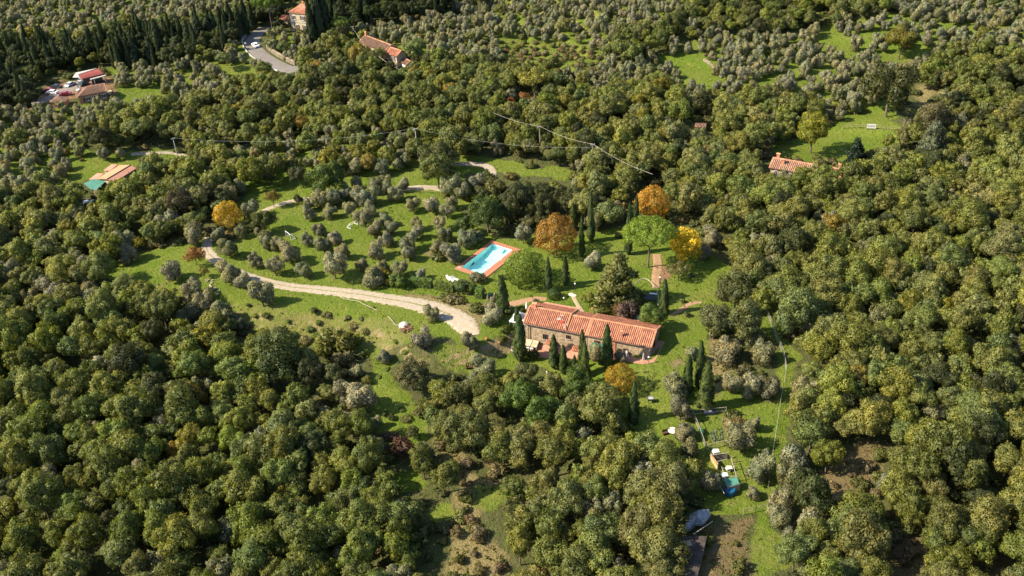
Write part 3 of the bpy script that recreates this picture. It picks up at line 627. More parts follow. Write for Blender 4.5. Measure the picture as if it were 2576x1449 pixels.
def plastic_chair(t, mat, s=1.0):
    MB().box((0, 0, .42 * s), (.5 * s, .5 * s, .05)).build('seat', mat, t); MB().box((0, .25 * s, .72 * s), (.5 * s, .05, .6 * s)).build('backrest', mat, t)
    for a in (-1, 1):
        for b_ in (-1, 1): MB().tube((a * .21 * s, b_ * .21 * s, 0), (a * .21 * s, b_ * .21 * s, .42 * s), .03).build('leg', mat, t)
        MB().box((a * .25 * s, 0, .62 * s), (.05, .5 * s, .05)).build('armrest', mat, t)
for u, v, rz, lb in ((1291, 886, .6, 'white garden chair on the grass left of the corner cypress'), (1379, 945, 2.0, 'white garden chair half hidden among the trees below the farmhouse')):
    t = thing('garden_chair', place(u, v), lb, 'garden chair', rz=rz); plastic_chair(t, WHITE, 1.2)
for u, v, lb in ((1224.5, 856, 'terracotta pot with red flowers on the grass left of the farmhouse'), (1258, 865, 'orange flower pot nearer to the corner cypress'), (1491, 781, 'tall terracotta urn on the lawn behind the farmhouse roof')):
    t = thing('flower_pot', place(u, v), lb, 'flower pot'); MB().lathe((0, 0, 0), [(.22, 0), (.34, .45), (.38, .5), (.3, .5)], 12).build('pot', BRICKRED, t, True)
    MB().lathe((0, 0, .45), [(.2, 0), (.36, .12), (.26, .3), (.05, .4)], 8).build('plant', plain('flowers', (0.45, 0.10, 0.04), (0.12, 0.14, 0.03), 8), t)

# --- the pool
pl = thing('swimming_pool', (POOLC[0], POOLC[1], PZ), 'turquoise rectangular swimming pool framed by terracotta paving on the lawn', 'swimming pool', rz=POOLA)
hl, hw = POOLL / 2, POOLW / 2
zw = .1
V = [(-hl,-hw,zw),(hl,-hw,zw),(hl,hw,zw),(-hl,hw,zw),(-hl,-hw,-1.5),(hl-4.2,-hw,-1.5),(hl,-hw,-.8),(hl,hw,-.8),(hl-4.2,hw,-1.5),(-hl,hw,-1.5)]
V = [(a * .999, b_ * .999, c) for a, b_, c in V]
MB().add(V, [(4,5,8,9),(5,6,7,8),(0,4,9,3),(0,1,6,5,4),(1,2,7,6),(2,3,9,8,7)]).build('basin', plain('pool_lining', (0.60, 0.84, 0.80), (0.54, 0.80, 0.76), .8, .5), pl)
m, nt, b = nodes('pool_water')
trn = nt.nodes.new('ShaderNodeBsdfTransparent'); trn.inputs[0].default_value = (0.70, 0.965, 0.95, 1)
glo = nt.nodes.new('ShaderNodeBsdfGlossy'); glo.inputs['Roughness'].default_value = .06
wnz = noise(nt, 1.6, 3); bp = nt.nodes.new('ShaderNodeBump'); bp.inputs['Distance'].default_value = .05; nt.links.new(wnz.outputs[0], bp.inputs['Height']); nt.links.new(bp.outputs[0], glo.inputs['Normal'])
mx = nt.nodes.new('ShaderNodeMixShader'); mx.inputs[0].default_value = .06; nt.links.new(trn.outputs[0], mx.inputs[1]); nt.links.new(glo.outputs[0], mx.inputs[2]); nt.links.new(mx.outputs[0], nt.nodes['Material Output'].inputs[0])
MB().add([(-hl,-hw,-.06),(hl,-hw,-.06),(hl,hw,-.06),(-hl,hw,-.06)], [(0,1,2,3)]).build('water', m, pl)
cp = {'a': (-hl - 1.3, hl + 1.3, -hw - 2.0, -hw), 'b': (-hl - 1.3, hl + 1.3, hw, hw + 1.15), 'c': (-hl - 1.3, -hl, -hw, hw), 'd': (hl, hl + 1.3, -hw, hw)}
PAVP = plain('pool_paving', (0.36, 0.145, 0.085), (0.29, 0.115, 0.07), 1.2, .8, island=True)
cop = MB()
for x0, x1, y0, y1 in cp.values(): cop.box(((x0 + x1) / 2, (y0 + y1) / 2, -.03), (x1 - x0, y1 - y0, .3))
cop = cop.build('coping', plain('grout', (0.34, 0.17, 0.11), (0.3, 0.14, 0.09), 2), pl)
base_me = None; cnt = 0
for x0, x1, y0, y1 in cp.values():
    nx_, ny_ = max(1, round((x1 - x0) / .98)), max(1, round((y1 - y0) / .98)); dx, dy = (x1 - x0) / nx_, (y1 - y0) / ny_
    for i in range(nx_):
        for j in range(ny_):
            if base_me is None:
                p = MB().box((0, 0, 0), (.93, .93, .06)).build('paving_tile', PAVP, cop); base_me = p.data
            else: p = link('paving_tile', base_me, cop)
            p.location = (x0 + (i + .5) * dx, y0 + (j + .5) * dy, .15 + random.uniform(-.006, .006)); p.scale = (dx / .98, dy / .98, 1)
for k in range(3): MB().box((hl - .45 - .4 * (2 - k) * 1.0, 0, -.75 + .22 * k - .1 * 0), (.42, 1.8, .3)).build('pool_step', WHITE, pl)
for s_ in (-.25, .25): MB().path([(-hl + .25, s_ + 1, -.7), (-hl + .25, s_ + 1, .55), (-hl - .3, s_ + 1, .6), (-hl - .45, s_ + 1, .1)], .03).build('ladder_rail', GREYM, pl)
for x, y, lb in ((-hl - .5, hw + .2, 'small white skimmer lid at the left corner of the pool'), (1.2, -hw - .35, 'small white float lying on the right edge of the pool'), (-3.2, -hw - .2, 'white dispenser on the pool edge nearest the driveway')):
    p = Vector((POOLC[0] + pex[0] * x + pey[0] * y, POOLC[1] + pex[1] * x + pey[1] * y, PZ + .19))
    o = MB().lathe((0, 0, 0), [(.22, 0), (.22, .06), (.16, .1), (.02, .12)], 10).build('pool_lid', WHITE, loc=p); tag(o, lb, 'pool lid')
# stack of sun loungers
for k, (u, v, rz) in enumerate(((1128, 703, .5), (1136, 706, .55), (1145, 704, .9))):
    t = thing('sun_lounger', place(u, v), ('white plastic sun lounger at the left end of the row by the hedge', 'white plastic sun lounger in the middle of the row by the hedge', 'white plastic sun lounger at the right end of the row by the hedge')[k], 'sun lounger', 'sun loungers on the grass by the hedge', rz=rz)
    MB().box((0, -.3, .32), (.62, 1.3, .06)).build('seat', WHITE, t); MB().slab([(-.31, .35, .36), (.31, .35, .36), (.31, .95, .8), (-.31, .95, .8)], .05).build('backrest', WHITE, t)
    for a in (-1, 1):
        for b_ in (-1, 1): MB().box((a * .27, -.3 + b_ * .55, .15), (.06, .06, .3)).build('leg', WHITE, t)
# swing seat frame by the pool
p0 = place(1258, 702); t = thing('garden_swing', p0, 'black framed swing seat between the pool and the low pine', 'garden swing', rz=.2)
for a, b_ in (((-1.4, -.7, 0), (-1.4, -.7, 2.3)), ((1.4, -.7, 0), (1.4, -.7, 2.0)), ((-1.4, -.7, 2.3), (1.2, 1.0, 2.5)), ((1.2, 1.0, 0), (1.2, 1.0, 2.5)), ((-1.4, -.7, .1), (1.4, -.7, .1))): MB().tube(a, b_, .06).build('frame_tube', BLACKM, t)
MB().box((.4, -.3, .5), (1.6, .7, .15)).build('seat', BLACKM, t); MB().box((.4, .1, .85), (1.6, .12, .6)).build('backrest', BLACKM, t)
# goals
def goal(u, v, rz, label, mats=(WHITE, WHITE), fallen=False):
    t = thing('football_goal', place(u, v), label, 'football goal', 'small football goals in the orchard', rz=rz)
    w, h, d = 2.7, 1.6, 1.4
    for a, b_, m_ in (((-w/2,0,0),(-w/2,0,h),mats[0]), ((w/2,0,0),(w/2,0,h),mats[0]), ((-w/2,0,h),(w/2,0,h),mats[1]), ((-w/2,d,0),(w/2,d,0),mats[0]), ((-w/2,0,0),(-w/2,d,0),mats[0]), ((w/2,0,0),(w/2,d,0),mats[0]), ((-w/2,0,h),(-w/2,d,0),mats[0]), ((w/2,0,h),(w/2,d,0),mats[0])):
        MB().tube(a, b_, .07).build('goal_tube', m_, t)
    n_ = MB()
    for k in range(1, 8):
        n_.tube((-w/2 + w*k/8, 0, h), (-w/2 + w*k/8, d, 0), .006, n=3); f_ = k / 8; n_.tube((-w/2, d*f_, h*(1-f_)), (w/2, d*f_, h*(1-f_)), .006, n=3)
    n_.build('net', WHITE, t); return t
g_ = goal(726, 599, -.95, 'white football goal standing on the open grass left of the orchard'); goal(891, 570, .9, 'white and yellow football goal beside an olive in the orchard', (WHITE, YELLOW))
# gate, hose, gravel heap, tub
t = thing('garden_gate', place(1240, 757), 'grey wooden garden gate between the hedge and the tall cypress with a green bin', 'gate', rz=1.1)
for x in (-.9, .9): MB().box((x, 0, .8), (.25, .25, 1.6)).build('gate_post', WOOD, t)
for k in range(6): MB().box((-.65 + .26 * k, 0, .65), (.16, .06, 1.2)).build('slat', WOOD, t)
o = MB().lathe((0, 0, 0), [(.3, 0), (.34, .8), (.36, .85), (.1, .95)], 10).build('refuse_bin', GREENT, loc=place(1233, 748)); tag(o, 'green bin standing just behind the garden gate', 'bin')
o = MB().path(dpath([(1163, 740), (1180, 741), (1198, 744)], .08), .09).build('garden_hose', plain('purple_hose', (0.10, 0.03, 0.16), None, 3), None); tag(o, 'purple hose lying along the foot of the hedge', 'hose')
def heap(name, u, v, r, h, mat, label, cat, n=60, size=.35):
    mb = MB(); p = place(u, v)
    for k in range(n):
        a = random.uniform(0, 6.28); q = math.sqrt(random.random()); zz = h * (1 - q) * random.uniform(.5, 1)
        s_ = size * random.uniform(.5, 1.2); mb.box((r * q * math.cos(a), r * q * math.sin(a) * .8, zz), (s_, s_ * .8, s_ * .7), random.uniform(0, 3))
    o = mb.build(name, mat, loc=p); return tag(o, label, cat)
strip('forecourt', [(1128,796,4.5),(1150,808,5.6),(1168,820,6.2),(1180,832,5.6),(1186,845,4.0)], gravel('pale_gravel', (0.38, 0.31, 0.235), (0.27, 0.215, 0.155)), rough=1.0, centre=0, lift=.09)
heap('brushwood_pile', 1024, 827, 1.5, .9, plain('cut_brush', (0.20, 0.10, 0.06), (0.12, 0.07, 0.04), 5, .95, island=True), 'brown pile of cut branches beside the covered boulder below the driveway', 'brushwood pile', 70, .35)
t = MB().lathe((0, 0, 0), [(1.15, -.2), (1.2, .3), (.9, .65), (.45, .85), (.05, .9)], 11).build('boulder', plain('pale_boulder', (0.40, 0.36, 0.33), (0.25, 0.22, 0.2), 1.6, .9, bump=.3), loc=place(1016, 820)); tag(t, 'pale grey covered mound at the end of the fallen pole below the driveway', 'boulder')
def pipe(name, pts, r, mat, label, cat, h=.12, kind=None):
    o = MB().path(dpath(pts, h), r).build(name, mat); return tag(o, label, cat, kind=kind)
pipe('pole_fence_rail', [(826,742),(845,744),(868,756),(900,762),(912,768),(930,776),(949,785)], .06, plain('bleached_pole', (0.40, 0.34, 0.25), None, 3), 'bleached wavy wooden rail lying along the bank below the driveway', 'fence rail', .5)
pipe('fallen_pole', [(977,799),(986,808),(995,819),(1008,821)], .07, plain('bleached_pole2', (0.40, 0.34, 0.25), None, 3), 'short bleached pole ending at the covered boulder below the driveway', 'pole', .3)
pipe('bent_bough', [(1585,733),(1618,712),(1640,725),(1655,752),(1655,780)], .09, PALEBARK, 'long bent bleached bough arching beside the large conifer', 'bough', 1.3)
# black covered heap and purple barbecue behind the house
t = thing('covered_table', place(1633, 757), 'garden table under black sheeting with a white top left of the single cypress', 'covered table')
MB().slab([(-1.8, -.9, 1.0), (1.2, -1.0, .9), (1.5, .8, 1.15), (-1.5, 1.0, 1.25)], .15).build('black_cover', BLACKM, t); MB().slab([(.1, .7, 1.5), (1.8, .5, 1.35), (1.9, .9, 1.4), (.2, 1.1, 1.6)], .08).build('white_sheet', WHITE, t); MB().slab([(-1.9, .9, 1.4), (-1.1, .9, 1.5), (-.8, 1.2, 1.5), (-1.6, 1.2, 1.45)], .08).build('white_board', GREYM, t)
for sx in (-1, 1):
    for sy in (-.7, .7): MB().box((sx * 1.2, sy, .45), (.12, .12, .95)).build('leg', BLACKM, t)
heap('stone_border', 1600, 801, 1.9, .35, plain('white_pebble', (0.6, 0.58, 0.54), None, 4, island=True), 'white pebbles behind the roof below the purple shrub', 'pebbles', 90, .3)
for k, (u, v) in enumerate(((1437, 741), (1444, 744))):
    o = MB().lathe((0, 0, 0), [(.7 - .1 * k, -.1), (.7 - .1 * k, .08), (.6, .1)], 8).build('stepping_stone', CONC, loc=place(u, v)); tag(o, ('grey stepping stone at the far end of the garden path', 'smaller grey stepping stone nearer the farmhouse roof')[k], 'stepping stone')

# --- things on the slope in front of the farmhouse
t = thing('barbecue', place(1637, 1012), 'black square barbecue standing on the lawn between the lone cypress and the big olive', 'barbecue')
MB().box((0, 0, .95), (1.3, 1.0, .35)).build('fire_box', BLACKM, t); MB().box((0, -.05, 1.14), (1.0, .75, .06)).build('grill', GREYM, t)
for sx in (-1, 1):
    for sy in (-1, 1): MB().tube((sx * .5, sy * .38, 0), (sx * .5, sy * .38, .85), .05).build('leg', BLACKM, t)
t = thing('round_table', place(1692, 1090), 'round white garden table on the shaded grass left of the vegetable garden', 'table')
MB().lathe((0, 0, .72), [(.95, 0), (.95, .07)], 20).build('tabletop', plain('cream_top', (0.66, 0.62, 0.5), None, 3), t); MB().tube((0, 0, 0), (0, 0, .72), .1).build('pedestal', BLACKM, t); MB().lathe((0, 0, 0), [(.4, 0), (.1, .08)], 10).build('foot', BLACKM, t)
t = thing('garden_bench', place(1677, 1092), 'dark wooden bench beside the round white table', 'bench', rz=.25)
MB().box((0, 0, .45), (1.7, .5, .08)).build('seat', SHUTTER, t); MB().box((0, .27, .8), (1.7, .07, .5)).build('backrest', SHUTTER, t)
for s_ in (-1, 1): MB().box((s_ * .7, 0, .2), (.1, .45, .42)).build('leg', SHUTTER, t)
t = thing('wooden_bench', place(1184, 925), 'dark slatted wooden bench under the trees at the foot of the earth yard', 'bench', rz=.1)
for k in range(5): MB().box((-.8 + .4 * k, 0, 1.0), (.16, .08, .9)).build('slat', SHUTTER, t)
MB().box((0, -.3, .5), (2.0, .6, .08)).build('seat', SHUTTER, t); MB().box((0, 0, 1.45), (2.1, .12, .1)).build('top_rail', SHUTTER, t)
for s_ in (-1, 1): MB().box((s_ * .95, -.15, .5), (.12, .6, 1.0)).build('leg', SHUTTER, t)
# vegetable garden fence
GF = [place(u, v) for u, v in ((1742, 1046), (1757, 1082), (1775, 1133), (1822, 1122), (1850, 1110))]; GF2 = [place(u, v) for u, v in ((1742, 1046), (1785, 1042), (1826, 1038))]
t = thing('garden_fence', GF[0], 'patched wire and plank fence round the vegetable garden', 'fence'); o0 = Vector([float(c) for c in GF[0]])
for seq in (GF, GF2):
    for a, b_ in zip(seq[:-1], seq[1:]):
        A = Vector([float(c) for c in a]) - o0; B = Vector([float(c) for c in b_]) - o0; n_ = max(2, int((B - A).length / 1.8))
        for k in range(n_ + 1):
            q = A.lerp(B, k / n_); MB().tube(q + Vector((0, 0, -.3)), q + Vector((random.uniform(-.08, .08), 0, 1.5)), .06, .05).build('post', WOOD, t)
        for hgt in (.5, 1.4): MB().tube(A + Vector((0, 0, hgt)), B + Vector((0, 0, hgt)), .045).build('rail', PALEBARK, t)
        w_ = MB()
        for k in range(n_ * 4): q = A.lerp(B, k / n_ / 4); w_.tube(q + Vector((0, 0, .1)), q + Vector((0, 0, 1.4)), .006, n=3)
        w_.build('wire_mesh', GREYM, t)
q = GF[1]; MB().slab([Vector((0, 0, 1.3)) + Vector([float(c) for c in q]) - o0, Vector((.6, -1.6, 1.3)) + Vector([float(c) for c in q]) - o0, Vector((.65, -1.6, .4)) + Vector([float(c) for c in q]) - o0, Vector((.05, 0, .4)) + Vector([float(c) for c in q]) - o0], .05).build('green_panel', GREENT, t)
t = thing('covered_barrow', place(1785, 1041), 'dark blue covered tub with a white lid at the top of the vegetable garden', 'tub')
MB().box((0, 0, .4), (2.2, 1.0, .7)).build('tub_body', plain('navy', (0.03, 0.035, 0.06), None, 2), t); MB().box((.1, .1, .8), (.7, .6, .12)).build('lid', WHITE, t)
rows = []
for k, (a, b_) in enumerate((((1796, 1088), (1806, 1110)), ((1812, 1085), (1816, 1108)), ((1790, 1090), (1796, 1112)))):
    for j in range(9):
        p = place(a[0] + (b_[0] - a[0]) * j / 8, a[1] + (b_[1] - a[1]) * j / 8); rows.append(p)
mb = MB()
for p in rows:
    for k in range(7):
        a = random.uniform(0, 6.28); r = random.uniform(.15, .4); q = Vector([float(c) for c in p]); mb.add([q, q + Vector((r * math.cos(a), r * math.sin(a), random.uniform(.15, .4))), q + Vector((r * math.cos(a + .8), r * math.sin(a + .8), random.uniform(.1, .4)))], [(0, 1, 2)])
tag(mb.build('vegetable_rows', plain('cabbage', (0.06, 0.09, 0.06), (0.1, 0.13, 0.08), 2)), kind='stuff')
# hen house
def D3(u, v, z, base):                                     # map point at absolute height
    p = flat_arr(np.array(float(u)), np.array(float(v)), np.array(float(z))); return Vector([float(c) for c in p]) - base
hb = place(1815, 1190); hz = float(hb[2]); B0 = Vector([float(c) for c in hb])
def K(cx, cy, h): return D3(1766 + cx / 9.6, 1117 + cy / 9.6, hz + h, B0)
t = thing('hen_house', B0, 'ramshackle open topped animal pen of plywood, posts and planks below the vegetable garden', 'animal pen')
def quadwall(a, b_, h0, h1, mat, name, par, th=.08):
    A, A1, B, B1 = K(*a, h0), K(*a, h0), K(*b_, h0), K(*b_, h0); d = (B - A).normalized(); s = Vector((-d.y, d.x, 0)) * th / 2; H_ = Vector((0, 0, h1 - h0))
    MB().add([A - s, A + s, B + s, B - s, A - s + H_, A + s + H_, B + s + H_, B - s + H_], [(3,2,1,0),(4,5,6,7),(0,1,5,4),(1,2,6,5),(2,3,7,6),(3,0,4,7)]).build(name, mat, par)
for k in range(6):
    f0, f1 = k / 6, (k + .95) / 6; quadwall((205 + 165 * f0, 395 + 240 * f0), (205 + 165 * f1, 395 + 240 * f1), 0, 1.7, PLY, 'board', t)
    quadwall((225 + 380 * f0, 400 - 25 * f0), (225 + 380 * f1, 400 - 25 * f1), 0, 1.6, WOOD, 'board', t)
for cx, cy in ((205, 395), (350, 420), (605, 375), (720, 470), (780, 640), (835, 900), (510, 760), (540, 1000), (370, 640)): 
    p = K(cx, cy, 0); MB().tube(p + Vector((0, 0, -.3)), p + Vector((0, 0, 1.9)), .08).build('post', WOOD, t)
for a, b_ in (((185, 275), (605, 215)), ((320, 435), (605, 360)), ((700, 330), (830, 780)), ((470, 780), (830, 780)), ((480, 550), (520, 720)), ((205, 280), (370, 600)), ((590, 700), (690, 650)), ((400, 960), (540, 1200)), ((520, 885), (820, 805))): MB().tube(K(*a, 1.8), K(*b_, 1.8), .06).build('beam', PALEBARK, t)
rf = MB().slab([K(515, 850, 1.9), K(840, 795, 1.9), K(905, 960, 1.7), K(600, 1030, 1.7)], .08).build('green_roof', GREENT if False else GREENR, t)
quadwall((600, 1200), (905, 1120), 0, 1.6, WOOD, 'side_wall', t); quadwall((520, 1010), (600, 1200), 0, 1.5, WOOD, 'side_wall', t); quadwall((840, 960), (905, 1120), 0, 1.5, WOOD, 'side_wall', t)
for a, lb in (((540, 780), 'crumpled white sheet on top of the animal pen beside its green roof'), ((330, 205), 'white upturned crate on the far corner of the animal pen'), ((650, 610), 'pale box inside the animal pen')):
    o = MB().box((0, 0, .25), (1.2, .8, .35), .3).add([(-.6,-.4,.43),(.6,-.4,.43),(.5,.4,.55),(-.5,.4,.6)], [(0,1,2,3)]).build('white_box', WHITE if a[1] != 610 else CONC, loc=K(*a, 1.75 if a[1] != 610 else .4) + B0 + Vector((0,0,-.0))); tag(o, lb, 'box')
o = MB().lathe((0, 0, 0), [(1.0, 0), (1.12, .1), (1.12, 1.0), (1.0, 1.12), (.3, 1.16)], 18).build('water_tank', BLUE, loc=K(665, 1175, 0) + B0); tag(o, 'round blue water tank beneath the green roof of the animal pen', 'water tank')
# silver tarpaulin and dark shed
bs = place(1745, 1330); BS = Vector([float(c) for c in bs]); sz = float(bs[2])
def Q(cx, cy, h): return D3(1652.8 + cx / 4.176, 1252.8 + cy / 4.176, sz + h, BS)
P = [(240,320),(262,365),(360,322),(392,272),(490,270),(560,182),(545,115),(430,128),(345,178),(332,245)]
t = thing('tarpaulin', BS, 'crumpled silver tarpaulin draped over a frame beside the dark shed', 'tarpaulin')
ctr = Q(420, 205, 2.2); tv = [Q(x, y, 1.5 + .35 * math.sin(i * 2.1)) for i, (x, y) in enumerate(P)]
mid = [ctr.lerp(v_, .55) + Vector((0, 0, .3 * math.cos(i * 2.9))) for i, v_ in enumerate(tv)]; n_ = len(P)
MB().add([ctr] + mid + tv + [v_ - Vector((0, 0, .5)) for v_ in tv], [(0, 1 + i, 1 + (i + 1) % n_) for i in range(n_)] + [(1 + i, 1 + n_ + i, 1 + n_ + (i + 1) % n_, 1 + (i + 1) % n_) for i in range(n_)] + [(1 + n_ + i, 1 + 2 * n_ + i, 1 + 2 * n_ + (i + 1) % n_, 1 + n_ + (i + 1) % n_) for i in range(n_)]).build('sheet', SILVER, t)
for i in (0, 3, 5, 7): p = tv[i]; MB().tube(p, (p.x, p.y, -.2), .06).build('support_pole', WOOD, t)
t = thing('shed', BS, 'large dark flat roofed shed patched with red and green sheets at the lower edge', 'shed')
SH = [Q(95, 390, 2.6), Q(525, 400, 2.6), Q(415, 860, 2.6), Q(40, 860, 2.6)]
MB().slab(SH, .2).build('roof', COVER, t)
ci = sum(SH, Vector()) / 4; low = [ci.lerp(v_, .95) for v_ in SH]
for a, b_ in zip(low, low[1:] + low[:1]):
    d = (b_ - a).normalized(); s = Vector((-d.y, d.x, 0)) * .06; zz = Vector((0, 0, 1)); A = Vector((a.x, a.y, -.4)); B = Vector((b_.x, b_.y, -.4)); H_ = Vector((0, 0, 2.75))
    MB().add([A - s, A + s, B + s, B - s, A - s + H_, A + s + H_, B + s + H_, B - s + H_], [(3,2,1,0),(4,5,6,7),(0,1,5,4),(1,2,6,5),(2,3,7,6),(3,0,4,7)]).build('side_wall', WOOD, t)
for pts, mt, nm in (([(168,545),(240,562),(210,732),(150,722)], GREENR, 'green_sheet'), ([(292,512),(365,532),(347,612),(275,602)], plain('faded_red', (0.16, 0.06, 0.045), None, 2), 'red_sheet'), ([(330,630),(450,650),(435,710),(320,680)], COVER, 'brown_sheet'), ([(250,460),(350,440),(370,500),(270,510)], WOOD, 'board')):
    MB().slab([Q(x, y, 2.68) for x, y in pts], .05).build(nm, mt, t)
o = MB().tube(Q(385, 380, 2.8) + BS, Q(585, 245, 2.2) + BS, .08).build('timber_pole', PALEBARK); tag(o, 'long pale timber pole resting across the corner of the dark shed', 'pole')
# long wire fence on the right
FP = [place(u, v) for u, v in ((1921, 772), (1930, 792), (1938, 815), (1955, 858), (1972, 900), (1977, 935), (1970, 980), (1962, 1020), (1955, 1070), (1947, 1120), (1940, 1175), (1932, 1230))]
t = thing('wire_fence', FP[0], 'long wire fence on grey posts along the grass strip right of the olives', 'fence'); o0 = Vector([float(c) for c in FP[0]])
wires = MB(); prev = None
for a, b_ in zip(FP[:-1], FP[1:]):
    A = Vector([float(c) for c in a]) - o0; B = Vector([float(c) for c in b_]) - o0; n_ = max(1, int((B - A).length / 2.2))
    for k in range(n_):
        q = A.lerp(B, k / n_); MB().tube(q + Vector((0, 0, -.3)), q + Vector((0, 0, 1.7)), .05).build('post', WOOD, t)
    for j in range(n_ * 6): q = A.lerp(B, j / n_ / 6); wires.tube(q, q + Vector((0, 0, 1.6)), .014, n=3)
    for hgt in (.3, .7, 1.1, 1.6): wires.tube(A + Vector((0, 0, hgt)), B + Vector((0, 0, hgt)), .016, n=4)
wires.build('wire_mesh', GREYM, t)
def short_fence(pts, label, hgt=1.3, gap=2.2, mat=WOOD):
    FP = [place(u, v) for u, v in pts]; o0 = Vector([float(c) for c in FP[0]]); t = thing('post_fence', o0, label, 'fence')
    for a, b_ in zip(FP[:-1], FP[1:]):
        A = Vector([float(c) for c in a]) - o0; B = Vector([float(c) for c in b_]) - o0; n_ = max(1, int((B - A).length / gap))
        for k in range(n_ + 1): q = A.lerp(B, k / n_); MB().tube(q + Vector((0, 0, -.3)), q + Vector((0, 0, hgt)), .06).build('post', mat, t)
        for h_ in (hgt * .5, hgt * .92): MB().tube(A + Vector((0, 0, h_)), B + Vector((0, 0, h_)), .035).build('rail', mat, t)
short_fence([(1014, 489), (1040, 486), (1066, 484), (1100, 488)], 'brown post and rail fence between the track and the top of the orchard')
short_fence([(2120, 325), (2160, 322), (2200, 325), (2262, 330)], 'thin post fence across the grass beside the white banner')
short_fence([(1228, 752), (1224, 768), (1220, 783)], 'dark wooden fence running from the garden gate down to the yard', 1.6, .8)
short_fence([(1870, 1295), (1900, 1288), (1935, 1280)], 'grey post fence at the lower end of the grass plot below the animal pen', 1.5, 3)
short_fence([(330, 392), (380, 388), (430, 386)], 'dark post fence beside the upper track left of the leaning pole', 1.2)
t = thing('banner', place(2191, 326), 'white printed banner hanging on the post fence at the right hillside', 'banner', rz=-.25)
MB().box((0, 0, 1.1), (2.6, .05, 1.4)).build('banner_sheet', WHITE, t)
for k in range(5): MB().box((-.95 + .45 * k, -.04, 1.15), (.3, .02, .5 if k % 2 else .62)).build('grey_print', GREYM, t)
for x in (-1.35, 1.35): MB().tube((x, 0, 0), (x, 0, 1.9), .05).build('post', WOOD, t)

# --- distant buildings
def simple_house(name, fl, fr, W, h, rise, label, cat, wall, tiles, pitch=.45, course=.7, wins=(), hip=False, zb=-3, **kw):
    c, ang, L, z = fit(fl, fr, h); t = thing(name, (c[0], c[1], z), label, cat, rz=ang)
    o = .4
    if not hip: gable(t, -L/2 + o, L/2 - o, o, W - o, h, h + rise, zb, wall, tiles, over=o, pitch=pitch, course=course, **kw)
    else:
        MB().box((0, W / 2, (h + zb) / 2), (L - 2 * o, W - 2 * o, h - zb)).build('wall', wall, t)
        R = (hip * W / 2, W / 2)[0] if hip is not True else W / 2
        a, b_, c_, d = (-L/2, 0, h), (L/2, 0, h), (L/2, W, h), (-L/2, W, h); r0 = (-L/2 + R, W/2, h + rise); r1 = (L/2 - R if kw.get('both', True) else L/2 , W/2, h + rise)
        rf = MB().add([a, b_, c_, d, r0, r1, *[(p[0], p[1], p[2] - .15) for p in (a, b_, c_, d)]], [(0,1,5,4),(1,2,5),(2,3,4,5),(3,0,4),(9,8,7,6),(0,6,7,1),(1,7,8,2),(2,8,9,3),(3,9,6,0)]).build('roof', tiles, t)
        m_ = MB(); tile_slope(m_, a, b_, r1, r0, pitch, course); tile_slope(m_, d, a, r0, r0, pitch, course); tile_slope(m_, c_, d, r0, r1, pitch, course)
        if kw.get('both', True): tile_slope(m_, b_, c_, r1, r1, pitch, course)
        q = m_.build('roof_tiles', tiles, rf); q['kind'] = 'stuff'
        m_ = MB(); ridge_tiles(m_, r0, r1); [ridge_tiles(m_, p, q_) for p, q_ in ((a, r0), (d, r0))]; [ridge_tiles(m_, p, r1) for p in (b_, c_)]
        m_.build('ridge_tiles', RIDGE, rf)
    for x, zz, w, hh, sh in wins: window(t, (x * L / 2, o - .02, zz), w, hh, shutter=sh)
    return t, L, z
V_, VL, _ = simple_house('villa', (723, 31), (786, 36.5), 10.5, 7.6, 2.3, 'tall square cream villa with orange hipped roof beside the umbrella pine above the road', 'villa', PLASTER, TERRA, hip=True,
    wins=((-.55, 5.6, 1.1, 1.7, None), (.12, 5.6, 1.1, 1.7, SHUTTER), (-.45, 1.9, 1.1, 1.8, SHUTTER), (.2, 1.9, 1.1, 1.8, SHUTTER), (.72, 5.6, 1.1, 1.7, SHUTTER), (.75, 1.9, 1.1, 1.8, SHUTTER)))
for z_ in (3.9, .2): MB().box((0, .33, z_), (VL - .6, .16, .2)).build('string_course', CONC, V_)
MB().tube((-VL/2 + .35, .3, 7.3), (-VL/2 + .35, .3, -1), .09).build('downpipe', COPPER, V_); chimney(V_, (-1.2, 5, 9.4), .9, .6)
simple_house('villa_annex', (702, 49), (724, 51), 5, 2.8, 1.0, 'low terracotta roofed annex tucked left of the villa under the umbrella pine', 'annex', PLASTER, TERRA)
L1, l1, _ = simple_house('farm_building', (901.3, 104.3), (966.3, 129.4), 6.6, 4.6, 1.5, 'long pale farm building with weathered tile roof among trees right of the villa', 'farm building', PLASTER, TERRA_OLD, wins=((-.8, 2.6, .9, 1.2, None), (-.35, 2.6, .9, 1.2, None), (.1, 2.6, .9, 1.2, SHUTTER), (.6, 2.6, .9, 1.2, None)))
chimney(L1, (-l1/2 + .8, 3.2, 6.0), 1.3, .7)
simple_house('farm_building', (969.5, 133.0), (997, 141.5), 5.4, 4.4, 1.3, 'shorter orange roofed block joined to the right end of the long farm building', 'farm building', PLASTER, TERRA, wins=((-.6, 2.9, .8, 1.1, None), (.3, 2.9, .8, 1.6, SHUTTER)))
simple_house('outbuilding', (1003, 153), (1021, 163), 4, 2.0, .8, 'low white walled outbuilding at the right foot of the farm buildings', 'outbuilding', WHITE, TERRA_OLD)
t2, l2, _ = simple_house('tiled_cottage', (194.6, 243.9), (268.6, 229.7), 7.6, 3.0, 1.5, 'cottage with hipped terracotta roof and clay chimney beside the car park', 'cottage', BRICKRED, TERRA_OLD, hip=True, both=False, wins=((-.35, 1.5, 1.5, 1.3, SHUTTER), (.05, 1.5, 1.5, 1.3, SHUTTER), (.72, 1.5, 1.5, 1.4, SHUTTER)))
